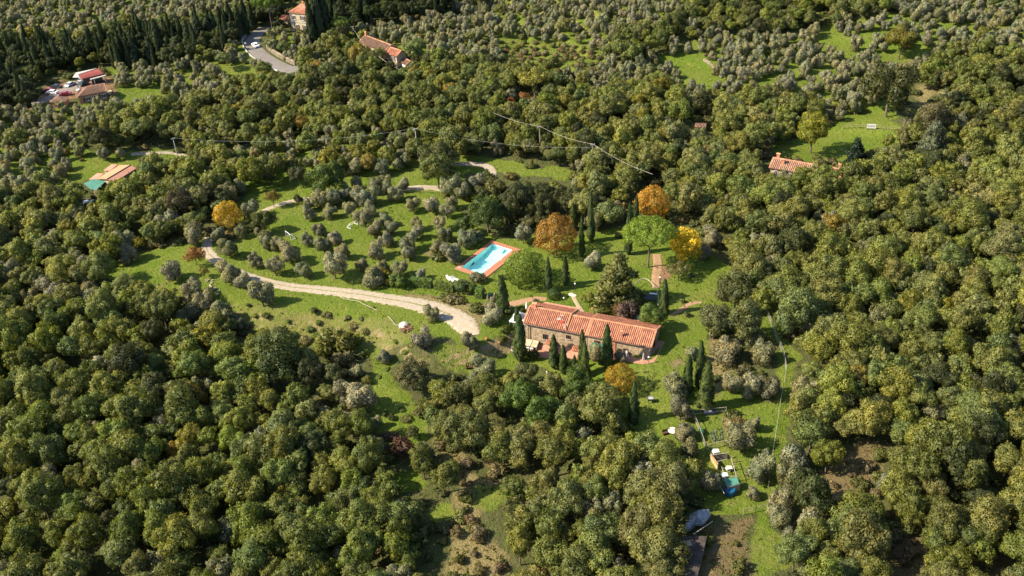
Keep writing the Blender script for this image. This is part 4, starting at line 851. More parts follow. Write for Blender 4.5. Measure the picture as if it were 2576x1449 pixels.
chimney(t2, (.6, 6.2, 3.6), 1.2, .6); chimney(t2, (-3.2, 4.6, 3.9), .9, .45, WHITE, False); MB().slab([(-4.9, 3.2, 3.95), (-3.6, 3.2, 4.1), (-3.4, 4.4, 4.4), (-4.6, 4.4, 4.2)], .1).build('solar_panel', GREYM, t2)
# red shed
c, ang, L, z = fit((205.3, 198.7), (259.7, 185.4), 3.0); t = thing('red_roof_shed', (c[0], c[1], z), 'long shed with a flat red metal roof behind the cottage by the car park', 'shed', rz=ang)
MB().slab([(-L/2, 0, 3.0), (L/2, 0, 3.0), (L/2 - .3, 4.6, 3.7), (-L/2 - .3, 4.6, 3.7)], .2).build('roof', REDM, t); MB().box((0, 2.6, .4), (L - 1, 3.8, 5.0)).build('wall', CARD, t)
MB().slab([(-L/2 - 2.2, 3.4, 3.2), (-L/2 - .3, 1.6, 3.2), (-L/2 - .1, 3.6, 3.7), (L/2 - .6, 4.75, 3.9), (-L/2 - .3, 5.4, 3.9)], .12).build('side_canopy', CONC, t)
MB().slab([(-L/2 + 2.6, -1.5, 2.6), (L/2 + .4, -1.3, 2.6), (L/2 + .4, -.7, 2.7), (-L/2 + 2.6, -.9, 2.7)], .25).build('front_beam', CONC, t)
for k in range(14): MB().box((-L/2 + L * (k + .5) / 14, 2.3, 3.42), (.07, 4.5, .1)).build('roof_seam', REDM, t)
for x in (-L/2 + 2.8, 0, L/2): MB().tube((x, -1.1, -.5), (x, -1.1, 2.5), .1).build('post', CONC, t)
# pyramid roofed hut
c, ang, L, z = fit((126, 259), (163, 257), 2.2); t = thing('small_hut', (c[0], c[1], z), 'small hut with a pyramid tile roof at the edge of the car park', 'hut', rz=ang)
MB().box((0, 2.4, .6), (L - .8, 4.0, 3.2)).build('wall', BRICKRED, t); a, b_, c_, d, e = (-L/2, 0, 2.2), (L/2, 0, 2.2), (L/2, 4.8, 2.2), (-L/2, 4.8, 2.2), (-.2, 2.4, 3.5)
rf = MB().add([a, b_, c_, d, e], [(0,1,4),(1,2,4),(2,3,4),(3,0,4),(3,2,1,0)]).build('roof', TERRA_OLD, t); m_ = MB(); tile_slope(m_, a, b_, e, e, .45, .6); tile_slope(m_, d, a, e, e, .45, .6); q = m_.build('roof_tiles', TERRA_OLD, rf); q['kind'] = 'stuff'
# green canopied house
gz = place(290, 440, 2.5); GB = Vector([float(c) for c in gz])
def G(cx, cy, h): return D3(188.7 + cx / 9.6, 392.5 + cy / 9.6, float(gz[2]) + h, GB)
t = thing('orange_roof_house', GB, 'house with smooth orange gable roof and low annex roofs left of the dark oaks', 'house')
def roofpiece(pts, h, mat, nm, par, th=.18): return MB().slab([G(x, y, hh) for (x, y), hh in zip(pts, h)], th).build(nm, mat, par)
roofpiece([(530,545),(770,552),(1335,215),(1080,215)], (2.9, 3.6, 3.6, 2.9), ORANGE, 'roof', t); roofpiece([(775,556),(920,640),(1490,290),(1345,218)], (3.58, 2.9, 2.9, 3.58), PINK, 'roof', t)
roofpiece([(690,340),(835,355),(1030,205),(880,198)], (2.4, 2.6, 2.6, 2.4), PINK, 'annex_roof', t); roofpiece([(325,572),(528,550),(690,422),(530,415)], (2.3, 2.6, 2.6, 2.3), PINK, 'annex_roof', t)
MB().tube(G(772, 553, 3.64), G(1338, 216, 3.64), .12).build('ridge', SHUTTER, t); MB().tube(G(1265, 350, 3.0), G(1310, 440, 3.0) + Vector((0, 0, .0)), .1).build('flue', SHUTTER, t)
wp = [G(560, 545, 2.6), G(900, 640, 2.6), G(1460, 295, 2.6), G(1090, 225, 2.6)]; w_ = MB()
w_.add([Vector((p.x, p.y, -1.5)) for p in wp] + [Vector((p.x, p.y, 2.6)) for p in wp], [(0,1,5,4),(1,2,6,5),(2,3,7,6),(3,0,4,7),(4,5,6,7)]); w_.build('wall', PLASTER, t)
for pp in (((340,568),(525,550),(680,425),(540,420)), ((700,340),(830,352),(1010,210),(890,205))):
    q = [G(x, y, 2.2) for x, y in pp]; MB().add([Vector((p.x, p.y, -1.5)) for p in q] + [Vector((p.x, p.y, 2.2)) for p in q], [(0,1,5,4),(1,2,6,5),(2,3,7,6),(3,0,4,7),(4,5,6,7)]).build('annex_wall', PLASTER, t)
t = thing('green_canopy', GB, 'broad green canopy attached to the near end of the orange roofed house', 'canopy')
cpv = [(215,665),(370,800),(510,822),(755,592),(440,552)]
MB().slab([G(x, y, h) for (x, y), h in zip(cpv, (2.2, 2.0, 2.0, 2.3, 2.5))], .08).build('canopy_sheet', GREENR, t)
for x, y in cpv: p = G(x, y, 2.0); MB().tube(p, (p.x, p.y, -.6), .08).build('post', GREYM, t)
# right hand house
t3, l3, _ = simple_house('tiled_farmhouse', (1934.9, 420.9), (2112, 452), 7.0, 3.2, 1.4, 'long stone house with old tile roof and clay chimneys behind trees on the right', 'farmhouse', PLASTER, TERRA_P, pitch=.5, course=.95, wins=((-.8, 1.8, .9, 1.2, None), (-.4, 1.8, .9, 1.2, None)))
chimney(t3, (-l3/2 + 1.2, 4.3, 4.1), 1.3, .8); chimney(t3, (-l3/2 + 3.2, 2.0, 3.8), 1.3, .8); chimney(t3, (l3/2 - 1.0, 3.6, 4.5), 1.2, .7)
t4, _, _ = simple_house('stone_hut', (1747, 319), (1776, 321), 3.2, 2.3, .35, 'tiny pale stone hut with a sloping roof alone among the trees', 'hut', PLASTER, TERRA_OLD, wins=((.1, 1.2, .7, 1.6, SHUTTER),), ridge=False)

# --- cars
def car(u, v, rz, paint, label, group=None, s=1.0):
    t = thing('parked_car' if group else 'car', place(u, v), label, 'car', group, rz=rz)
    W = .86
    prof = [(-2.1,.35),(-2.12,.75),(-1.95,.95),(-1.5,1.0),(-.95,1.42),(.55,1.45),(1.15,1.02),(1.95,.88),(2.12,.65),(2.1,.35)]
    L_ = [(x, -W, z) for x, z in prof] + [(x, W, z) for x, z in prof]; n_ = len(prof)
    L_ = [(x, y * (.82 if z > 1.3 else 1), z) for x, y, z in L_]
    MB().add(L_, [tuple(range(n_ - 1, -1, -1)), tuple(range(n_, 2 * n_))] + [(i, (i + 1) % n_, n_ + (i + 1) % n_, n_ + i) for i in range(n_)]).build('body', paint, t)
    MB().add([(.6,-.68,1.43),(.6,.68,1.43),(1.13,.8,1.05),(1.13,-.8,1.05)], [(0,3,2,1)]).build('windscreen', GLASS, t, loc=(.02, 0, .015)); MB().add([(-.98,-.68,1.40),(-.98,.68,1.40),(-1.48,.8,1.02),(-1.48,-.8,1.02)], [(0,1,2,3)]).build('rear_window', GLASS, t, loc=(-.02, 0, .015))
    for s_ in (-1, 1):
        MB().add([(-.9, s_ * .745, 1.36), (.5, s_ * .745, 1.38), (.98, s_ * .87, 1.04), (-1.3, s_ * .87, 1.02)], [(0,1,2,3)]).build('side_window', GLASS, t)
        for x in (-1.3, 1.3):
            w_ = MB().tube((x, s_ * .72, .32), (x, s_ * .92, .32), .32, n=12).build('wheel', RUBBER, t); MB().tube((x, s_ * .90, .32), (x, s_ * .935, .32), .18, n=8).build('rim', GREYM, w_)
        MB().box((2.08, s_ * .6, .68), (.1, .35, .14)).build('headlight', WHITE, t); MB().box((-2.09, s_ * .62, .8), (.08, .25, .16)).build('tail_light', CARR, t)
    return t
car(643, 117, 2.15, CARW, 'white car driving round the bend of the road')
gp = 'cars in the car park'
car(178, 216, 1.2, CARS, 'silver car parked furthest left beside the red roofed shed', gp); car(208, 204, 1.5, CARS, 'silver car parked at the corner of the red roofed shed', gp); car(208, 215, 1.4, CARD, 'dark car parked between the shed and the cottage', gp)
car(132, 236, 2.9, CARW, 'white car under the trees left of the cottage', gp); car(142, 222, 2.9, CARD, 'black car half under the dark trees by the car park', gp); car(166, 240, .2, CARR, 'red car parked beside the pyramid roofed hut', gp); car(125, 232, 2.8, CARR, 'red car parked against the dark trees at the left', gp)
car(221, 517, .6, CARW, 'white car half hidden by trees below the green canopy')
o = MB().lathe((0, 0, 0), [(1.1, 0), (1.15, .3), (1.05, .34)], 18).build('oval_tub', plain('straw_cover', (0.45, 0.38, 0.22), None, 3), loc=place(274.5, 234)); o.scale = (.8, 1.7, 1); tag(o, 'oval straw coloured tub beside the right end of the cottage', 'tub')
# road sign
t = thing('road_sign', place(619, 122), 'small white road sign at the left edge of the road bend', 'road sign'); MB().tube((0, 0, 0), (0, 0, 2.4), .06).build('post', GREYM, t); MB().box((0, -.05, 2.1), (.8, .06, .6)).build('sign_plate', WHITE, t)

# --- power lines
def pole(u, v, h, label, lean=(0, 0), mat=CONC):
    p = place(u, v, h); t = thing('utility_pole', p, label, 'utility pole'); MB().tube((lean[0], lean[1], -1), (0, 0, h), .19, .11, 8).build('shaft', mat, t)
    MB().box((0, 0, h - .3), (1.1, .1, .12), .4).build('crossarm', GREYM, t)
    for x in (-.45, .45): MB().lathe((x, x * .42, h - .24), [(.05, 0), (.09, .08), (.05, .2)], 8).build('insulator', WHITE, t)
    return Vector((float(p[0]), float(p[1]), float(p[2]) + h))
def cable(a, b_, sag, label, r=.05, mat=WHITE):
    pts = [a.lerp(b_, k / 14) - Vector((0, 0, sag * 4 * (k / 14) * (1 - k / 14))) for k in range(15)]
    o = MB().path(pts, r, 4).build('power_cable', mat); return tag(o, label, 'cable')
pA = pole(435, 347, 9, 'leaning grey utility pole above the upper track on the left'); pB = pole(1044, 323, 9.5, 'grey utility pole rising from the oaks in the middle of the wood')
pC = pole(1357, 317, 9, 'thin utility pole in the wood carrying the bright bundled cable', mat=WOOD); pD = pole(1491, 362, 9, 'thin utility pole at the lower end of the bright cable', mat=WOOD)
pE = pole(885, 66, 8, 'dark wooden pole between the villa and the farm buildings', mat=BARK)
def anchor(u, v, h): p = place(u, v, h); return Vector((float(p[0]), float(p[1]), float(p[2]) + h))
THIN = plain('cable_grey', (0.42, 0.42, 0.40), None, 2); BRIGHT = plain('cable_bright', (0.72, 0.66, 0.56), None, 2)
cable(pA, pB, 2.5, 'long thin cable from the leaning left pole to the middle pole', .018, THIN); cable(pB, anchor(1500, 370, 8.5), 2.0, 'thin cable running right from the middle pole across the wood', .018, THIN)
cable(anchor(1240, 283, 10), pC, .6, 'bright cable from the orange leaved trees to its first pole', .02, BRIGHT); cable(pC, pD, .8, 'bright cable sagging between its two thin poles', .02, BRIGHT); cable(pD, anchor(1642, 438, 9), .8, 'bright cable descending from the lower pole into the dark trees', .018, BRIGHT)
cable(anchor(1075, 22, 12) if False else anchor(813, 25, 9), anchor(856, 56, 9), .5, 'pale cable between the villa cypresses and the small pine', .024, BRIGHT); cable(pE, anchor(915, 110, 7), .4, 'thin pale cable running down to the long farm building', .02, BRIGHT); cable(anchor(950, 140, 6), anchor(1045, 192, 6), .8, 'pale cable passing in front of the farm buildings', .024, BRIGHT)
# ------------------------------------------------------------------ vegetation
def leaf_quads(P, N, size, rng, elong=1.0, jit=0.9, updir=None, shoots=0.0):
    """one bent diamond leaf cluster per point: positions P, outward normals N"""
    n = len(P); N0 = N / (np.linalg.norm(N, axis=1)[:, None] + 1e-9); N = N + rng.normal(0, jit, (n, 3)) * .55; N /= np.linalg.norm(N, axis=1)[:, None]
    a = rng.normal(0, 1, (n, 3)) if updir is None else np.tile(np.array(updir, float), (n, 1)) + rng.normal(0, .35, (n, 3))
    A = np.cross(N, a); A /= np.linalg.norm(A, axis=1)[:, None] + 1e-9; B = np.cross(N, A)
    s = size * rng.uniform(.55, 1.4, n)[:, None]
    fl = np.sum(N * N0, 1) < 0; N[fl] *= -1; B[fl] *= -1
    if shoots:                                                  # a share of the clusters are shoots standing out of the crown
        k = rng.random(n) < shoots; O = N0[k] + np.array([0, 0, .5]) + rng.normal(0, .35, (k.sum(), 3)); O /= np.linalg.norm(O, axis=1)[:, None]
        B[k] = O; x = rng.normal(0, 1, (k.sum(), 3)); A[k] = np.cross(O, x); A[k] /= np.linalg.norm(A[k], axis=1)[:, None]; N[k] = np.cross(A[k], O); sg = np.where(N[k][:, 1:2] * -.84 + N[k][:, 2:3] * .54 < 0, -1, 1); N[k] *= sg; A[k] *= sg; P = P.copy(); P[k] += O * size * .5
    G = (k_ := N0 * .85 + N * .45) / (np.linalg.norm(k_, axis=1)[:, None] + 1e-9)
    V = np.stack([P - A * s * .5, P - B * s * .5 * elong, P + A * s * .5, P + B * s * .62 * elong], 1)
    V[:, 1] -= N * s * .12; V[:, 3] -= N * s * .2
    return V.reshape(-1, 3), np.arange(4 * n).reshape(n, 4), np.repeat(G, 4, 0)
def blob_points(C, R, n, rng, flatb=-.75, inner=.18, ragged=1.0):
    w = R.prod(1) ** (2 / 3); w = w / w.sum(); idx = rng.choice(len(C), int(n * 2.6), p=w)
    d = rng.normal(0, 1, (len(idx), 3)); d /= np.linalg.norm(d, axis=1)[:, None]
    rr = 1 - np.abs(rng.normal(0, .10, len(idx))); rr = np.where(rng.random(len(idx)) < inner, rng.uniform(.55, 1, len(idx)), rr)
    P = C[idx] + d * R[idx] * rr[:, None]
    dmin = np.full(len(P), 9.0)
    for j in range(len(C)):
        q = np.linalg.norm((P - C[j]) / R[j], axis=1); q = np.where(idx == j, 9, q); dmin = np.minimum(dmin, q)
    keep = (dmin > .80) & ((d[:, 2] > flatb) | (rng.random(len(P)) < .3))
    P, d = P[keep][:n], d[keep][:n]
    ph = rng.uniform(0, 6.28, 6); f = 5.5                       # uneven outline: bulges and hollows, frayed tips
    w = np.sin(P[:, 0] * f + ph[0]) * np.sin(P[:, 1] * f + ph[1]) + np.sin(P[:, 2] * f * 1.3 + ph[2]) * np.sin((P[:, 0] + P[:, 1]) * f * .8 + ph[3])
    w2 = np.sin(P[:, 0] * 17 + ph[4]) * np.sin(P[:, 1] * 17 + P[:, 2] * 15 + ph[5])
    w3 = np.sin(P[:, 0] * 2.9 + ph[2]) * np.cos(P[:, 1] * 2.7 + ph[0]) + .6 * np.sin(P[:, 2] * 3.3 + ph[1])
    P = P * (1 + ragged * (.07 * w + .05 * w2 + .09 * w3))[:, None] + d * (np.abs(rng.normal(0, .035, len(P))) * ragged)[:, None]
    return P, d
def tree_points(kind, n, rng):
    """unit trees: crown about 1 wide in radius, centred on the origin; returns points and normals"""
    if kind in ('oak', 'round', 'open', 'yellow'):
        m = {'oak': rng.integers(30, 46), 'round': 44, 'open': 15, 'yellow': 22}[kind]
        a = rng.uniform(0, 2 * math.pi, m); e = rng.uniform(-.35 if kind != 'round' else -.8, 1, m); q = np.sqrt(1 - np.clip(np.abs(e) if kind == 'round' else e, 0, 1) ** 2)
        rad = {'oak': .62, 'round': .66, 'open': .72, 'yellow': .66}[kind] * (rng.uniform(.75, 1.12, m) if kind != 'oak' else rng.uniform(.45, 1.22, m))
        st = {'oak': rng.uniform(.75, 1.1), 'round': .95, 'open': .8, 'yellow': 1.25}[kind]
        C = np.stack([np.cos(a) * q * rad, np.sin(a) * q * rad, e * rad * st], 1); C = np.vstack([C, [[0, 0, .1]]])
        if kind == 'oak': C[:, 0] *= rng.uniform(.75, 1.25); C[:, 1] *= rng.uniform(.8, 1.2); C[:, 2] *= rng.uniform(.8, 1.25)
        rb = {'oak': (.15, .33), 'round': (.3, .38), 'open': (.2, .34), 'yellow': (.18, .34)}[kind]
        R = rng.uniform(*rb, len(C))[:, None] * np.array([1, 1, .88]); R[-1] = .5 if kind != 'open' else .3
        return blob_points(C, R, n, rng, ragged=.5 if kind == 'round' else 1.0)
    if kind == 'olive':
        m = rng.integers(7, 12); a = rng.uniform(0, 2 * math.pi, m) ; e = rng.uniform(-.55, .85, m); rad = rng.uniform(.35, .68, m)
        C = np.stack([np.cos(a) * rad, np.sin(a) * rad, e * .75], 1); C = np.vstack([C, [[0, 0, .15]]]); C[:, 0] *= rng.uniform(.8, 1.2)
        R = rng.uniform(.32, .50, len(C))[:, None] * np.array([1, 1, 1.25]); R[-1] = .55
        return blob_points(C, R, n, rng, inner=.3)
    if kind == 'shrub':
        m = 6; a = rng.uniform(0, 2 * math.pi, m); C = np.stack([np.cos(a) * .55, np.sin(a) * .55, rng.uniform(-.1, .3, m)], 1); C = np.vstack([C, [[0, 0, .2]]])
        return blob_points(C, rng.uniform(.35, .55, len(C))[:, None] * np.array([1, 1, .9]), n, rng)
    if kind == 'ball':
        return blob_points(np.zeros((1, 3)), np.array([[1, 1, .9]]), n, rng, inner=.1, ragged=.35)
    if kind == 'cypress':                                       # z 0..1, radius about .075
        z = rng.beta(1.15, 1.25, n); ang = rng.uniform(0, 2 * math.pi, n); seeds = rng.uniform(0, 6, 6)
        prof = .088 * np.clip(z / .10, .25, 1) ** .5 * np.clip(1 - z, 0, 1) ** .52 * 1.22
        lump = 1 + .15 * np.sin(ang * 3 + z * 9 + seeds[0]) + .10 * np.sin(z * 37 + ang * 2 + seeds[4]) + .10 * np.sin(ang * 5 - z * 23 + seeds[1]); r = prof * lump * (1 + rng.normal(-.06, .13, n))
        lean = .02 * np.sin(seeds[2])
        P = np.stack([np.cos(ang) * r + lean * z, np.sin(ang) * r, .02 + z * .98], 1); d = np.stack([np.cos(ang), np.sin(ang), .15 + 0 * z], 1)
        return P, d
    if kind == 'pine':                                          # umbrella: flat-bottomed dome made of many small lobes
        m = 120; a = rng.uniform(0, 2 * math.pi, m); q = np.sqrt(rng.random(m)) * .86
        C = np.stack([np.cos(a) * q, np.sin(a) * q, .50 * np.sqrt(np.clip(1 - q ** 2, 0, 1)) + rng.uniform(-.04, .03, m)], 1)
        return blob_points(C, rng.uniform(.13, .19, m)[:, None] * np.array([1, 1, .9]), n, rng, flatb=-.5, ragged=.4)
    if kind == 'conifer':                                       # layered boughs, z -1..1
        m = 70; t = rng.random(m) ** .8; a = rng.uniform(0, 2 * math.pi, m); q = (1 - t) ** .75 * rng.uniform(.45, .95, m)
        C = np.stack([np.cos(a) * q, np.sin(a) * q, -.85 + 1.75 * t - q * .18], 1); R = np.stack([.10 + .16 * (1 - t)] * 2 + [.07 + .05 * (1 - t)], 1)
        return blob_points(C, R, n, rng, flatb=-.9)
    if kind == 'twigs':
        m = 9; a = rng.uniform(0, 2 * math.pi, m); q = rng.uniform(.2, .8, m); C = np.stack([np.cos(a) * q, np.sin(a) * q, rng.uniform(-.3, .6, m)], 1)
        return blob_points(C, rng.uniform(.25, .5, m)[:, None] * np.ones(3), n, rng, inner=.6)
SPEC = {  # kind: (points kind, leaves, leaf size in unit radii, elongation, variants, share of shoots)
 'oak': ('oak', 8000, .052, 1.4, 14, .16), 'olive': ('olive', 3800, .078, 1.9, 14, .2), 'shrub': ('shrub', 1000, .14, 1.4, 6, .3), 'round': ('round', 10000, .046, 1.2, 4, .12),
 'yellow': ('yellow', 4200, .068, 1.4, 2, .3), 'cypress': ('cypress', 4200, .024, 2.2, 6, 0), 'pine': ('pine', 15000, .036, 1.2, 3, .06), 'conifer': ('conifer', 6500, .058, 2.4, 3, .4),
 'ball': ('ball', 2200, .09, 1, 2, 0), 'open': ('open', 2000, .075, 1.3, 4, .3), 'twigs': ('twigs', 1300, .09, 3.6, 2, .6)}
CROWN = {}
def crown_mesh(kind, i):
    pk, n, s, el, nv, sh = SPEC[kind]; i %= nv
    if (kind, i) not in CROWN:
        rng = np.random.default_rng(100 + 17 * i + sum(map(ord, kind))); P, d = tree_points(pk, n, rng)
        V, F, G = leaf_quads(P, d, s, rng, el, updir=(0, 0, 1) if kind in ('cypress',) else None, jit=.5 if kind == 'cypress' else .8, shoots=sh)
        CROWN[(kind, i)] = np_mesh('crown_' + kind, V, F, None, LEAF, normals=G)
    return CROWN[(kind, i)]
TRUNK = {}
def trunk_mesh(style, i):
    """unit trunk: z 0..1 up to the crown centre, limbs spreading into the crown (crown radius ~ .8)"""
    k = (style, i % 4)
    if k not in TRUNK:
        r = random.Random(i % 4 + 5); mb = MB(); w = {'oak': .035, 'olive': .075, 'pine': .030, 'cyp': .012}[style]
        fork = {'oak': .5, 'olive': .28, 'pine': .68, 'cyp': .9}[style]; a = Vector((0, 0, -.12)); b_ = Vector((r.uniform(-.05, .05), r.uniform(-.05, .05), fork))
        mb.tube(a, b_, w * 1.35, w, 7)
        for j in range({'oak': 5, 'olive': 4, 'pine': 7, 'cyp': 0}[style]):
            an = j * 2.4 + r.uniform(-.3, .3); sp = {'oak': .36, 'olive': .42, 'pine': .5, 'cyp': 0}[style]
            c = b_ + Vector((math.cos(an) * sp * .5, math.sin(an) * sp * .5, (1 - fork) * .55)); e = b_ + Vector((math.cos(an) * sp, math.sin(an) * sp, (1.06 - fork)))
            mb.tube(b_, c, w * .6, w * .38, 5); mb.tube(c, e, w * .38, w * .12, 5)
        me = bpy.data.meshes.new('trunk_' + style); me.from_pydata(mb.v, [], mb.f); me.materials.append(PALEBARK if style == 'pale' else BARK); TRUNK[k] = me
    return TRUNK[k]
NAMES = {'oak': ('oak_tree', 'oak tree'), 'holm': ('holm_oak_tree', 'evergreen tree'), 'olive': ('olive_tree', 'olive tree'), 'shrub': ('shrub', 'shrub'), 'cypress': ('cypress_tree', 'cypress'),
         'fir': ('conifer_tree', 'conifer'), 'pine': ('umbrella_pine_tree', 'pine tree'), 'autumn': ('autumn_tree', 'autumn tree'), 'cgreen': ('leafy_tree', 'leafy tree')}
TREES = []           # every planted tree, for the labels
def plant(kind, base, r, h, col, mesh=None, style='oak', vz=1.0, label=None, group=None, var=None, rz=None, thin=False):
    """h: height of the crown centre (whole height for a cypress); r: crown radius"""
    var = random.randrange(60) if var is None else var; rz = random.uniform(0, 6.28) if rz is None else rz
    nm, cat = NAMES[kind]; mesh = mesh or {'holm': 'oak', 'fir': 'conifer', 'autumn': 'round', 'cgreen': 'oak'}.get(kind, kind)
    t = empty(nm, base, rz); t['category'] = cat
    if mesh == 'cypress':
        c = link('crown', crown_mesh(mesh, var), t); c.scale = (h * r, h * r, h); c.location = (0, 0, .1); tr = link('trunk', trunk_mesh('cyp', var), t); tr.scale = (h, h, h * .3)
    else:
        c = link('crown', crown_mesh(mesh, var), t); c.scale = (r, r, r * vz); c.location = (0, 0, h if mesh != 'pine' else h)
        if h > r * .75:
            tr = link('trunk', trunk_mesh(style, var), t); q = min(1.0, r / h * 1.15) if style != 'pine' else r / h * 1.0; tr.scale = (h * q * 1.0 if style != 'pine' else r, h * q if style != 'pine' else r, h)
    c.color = (*col, 1)
    if label: t['label'] = label
    if group: t['group'] = group
    TREES.append((t, kind, base, r, col, label)); return t
def jit(c, a=.14, rng=random):
    k = rng.uniform(1 - a, 1 + a); return (c[0] * k * rng.uniform(.92, 1.08), c[1] * k, c[2] * k * rng.uniform(.85, 1.15))
C_OAK = [(.122, .132, .034), (.140, .146, .038), (.106, .122, .032), (.128, .134, .048), (.100, .122, .040), (.128, .146, .030)]
C_YEL = [(.175, .160, .032), (.190, .145, .034), (.160, .158, .030)]
C_OLV = [(.188, .184, .122), (.170, .172, .110), (.206, .198, .134), (.152, .154, .095)]
C_HOLM = [(.040, .052, .018), (.050, .062, .020), (.034, .046, .017)]
C_CYP = [(.060, .084, .030), (.054, .076, .028), (.070, .090, .032)]
C_SCR = [(.17, .145, .075), (.15, .12, .07), (.11, .115, .035), (.15, .11, .07)]

# --- trees surveyed one by one (map points of the crown centre)
def c6(x, y): return 603.8 + x * .3125, 377.4 + y * .3125
def c5(x, y): return x * .3125, 377.4 + y * .3125
def cb(x, y): return 603.8 + x * .3125, 754.8 + y * .3125
def c7(x, y): return 1207.6 + x * .3125, 377.4 + y * .3125
def c3(x, y): return 1207.6 + x * .3125, 679.3 + y * .3125
def c4(x, y): return 1821.3 + x * .3125, y * .3125
def c2(x, y): return 603.8 + x * .3125, y * .3125
def by_crown(kind, uv, rpx, col, hk=1.25, **kw):
    u, v = uv; r = 3.0; base = place(u, v, r * hk)
    for _ in range(3): r = rpx * .3125 / scale_at(base); base = place(u, v, r * hk)
    return plant(kind, base, r, r * hk, col, **kw)
OLV = [(1390,445,62),(1545,450,68),(1705,430,55),(1665,500,62),(1615,600,58),(1640,680,72),(1600,780,65),(1715,830,88),(1830,710,80),(1905,690,58),(1420,600,55),(1415,670,60),(1345,750,80),(1360,840,66),(1085,810,75),
 (1060,480,60),(1000,560,75),(1165,555,65),(1230,630,62),(1075,650,70),(1180,710,65),(885,480,55),(720,495,65),(555,510,60),(625,640,65),(545,720,55),(765,700,62),(670,780,78),(805,825,70),(755,950,108),(510,975,65),(965,930,60),
 (1150,935,60),(1290,960,65),(1450,1000,46),(400,830,92),(310,760,64),(195,740,70),(130,890,62),(280,950,75),(165,640,56),(2275,690,75),(640,400,80),(760,390,85),(860,350,70),(960,390,78),(1040,370,82),(1260,350,68),(1310,290,58),
 (1180,280,68),(1080,290,68),(930,290,58),(550,450,50),(1700,290,88),(1900,260,68),(1800,350,66),(80,480,70),(1055,1000,82)]
for x, y, r in OLV: by_crown('olive', c6(x, y), r * .97, jit(random.choice(C_OLV)), style='olive', hk=.98)
for x, y, r in [(1375,980,85),(1050,830,80),(1540,690,85),(725,995,75),(600,900,85),(1850,990,98),(1985,1080,80),(2105,1175,100),(1840,790,78),(1750,690,65),(1940,660,50),(1790,1340,108),(1920,1390,58),(1540,1130,85),(1650,1220,85),(1500,1340,90),(1600,1325,60),(450,1120,98),(1340,590,90),(1010,730,90),(250,1200,70)]:
    by_crown('olive', c5(x, y), r, jit(random.choice(C_OLV)), style='olive', hk=.98)
for x, y, r in [(1545,110,66),(1470,330,88),(1840,340,76),(2030,135,86),(1970,540,98),(1160,450,62),(980,790,118),(1080,985,56),(925,590,66),(1090,1180,88),(1480,1240,105),(1650,1330,68)]:
    by_crown('olive', cb(x, y), r, jit((.20, .19, .135) if (x, y) == (980, 790) else random.choice(C_OLV)), style='olive', hk=.98)
for x, y, r in [(1560,950,108),(1610,1130,98),(2000,650,122),(2290,660,108),(2050,920,92),(2200,920,108),(2340,970,86),(1690,670,72),(2190,1250,66),(1670,1300,66),(930,680,74),(1130,700,52),(1960,180,62),(2200,570,70),(300,650,60)]:
    by_crown('olive', c3(x, y), r, jit(random.choice(C_OLV)), style='olive', hk=.98)
def c8(x, y): return 1821.3 + x * .293, 1056.7 + y * .293
for x, y, r in [(150,170,120),(330,420,125),(600,300,140),(490,690,110),(780,930,135),(470,850,100),(-345,105,80),(-300,260,82),(-115,545,105),(250,620,60)]:
    by_crown('olive', c8(x, y), r, jit(random.choice(C_OLV)), style='olive', hk=.98)
for x, y, r in [(1500,1100,230),(1560,820,230),(1380,900,210),(1640,560,190),(1600,1290,150)]:
    by_crown('oak', (1207.6 + x * .293, 1056.7 + y * .293), r, jit(C_OAK[3], .1), hk=1.15)
for x, y, r in [(900,905,80),(1875,700,88),(1830,820,60)]: by_crown('olive', c7(x, y), r, jit(C_OLV[2]), style='olive', hk=.98)
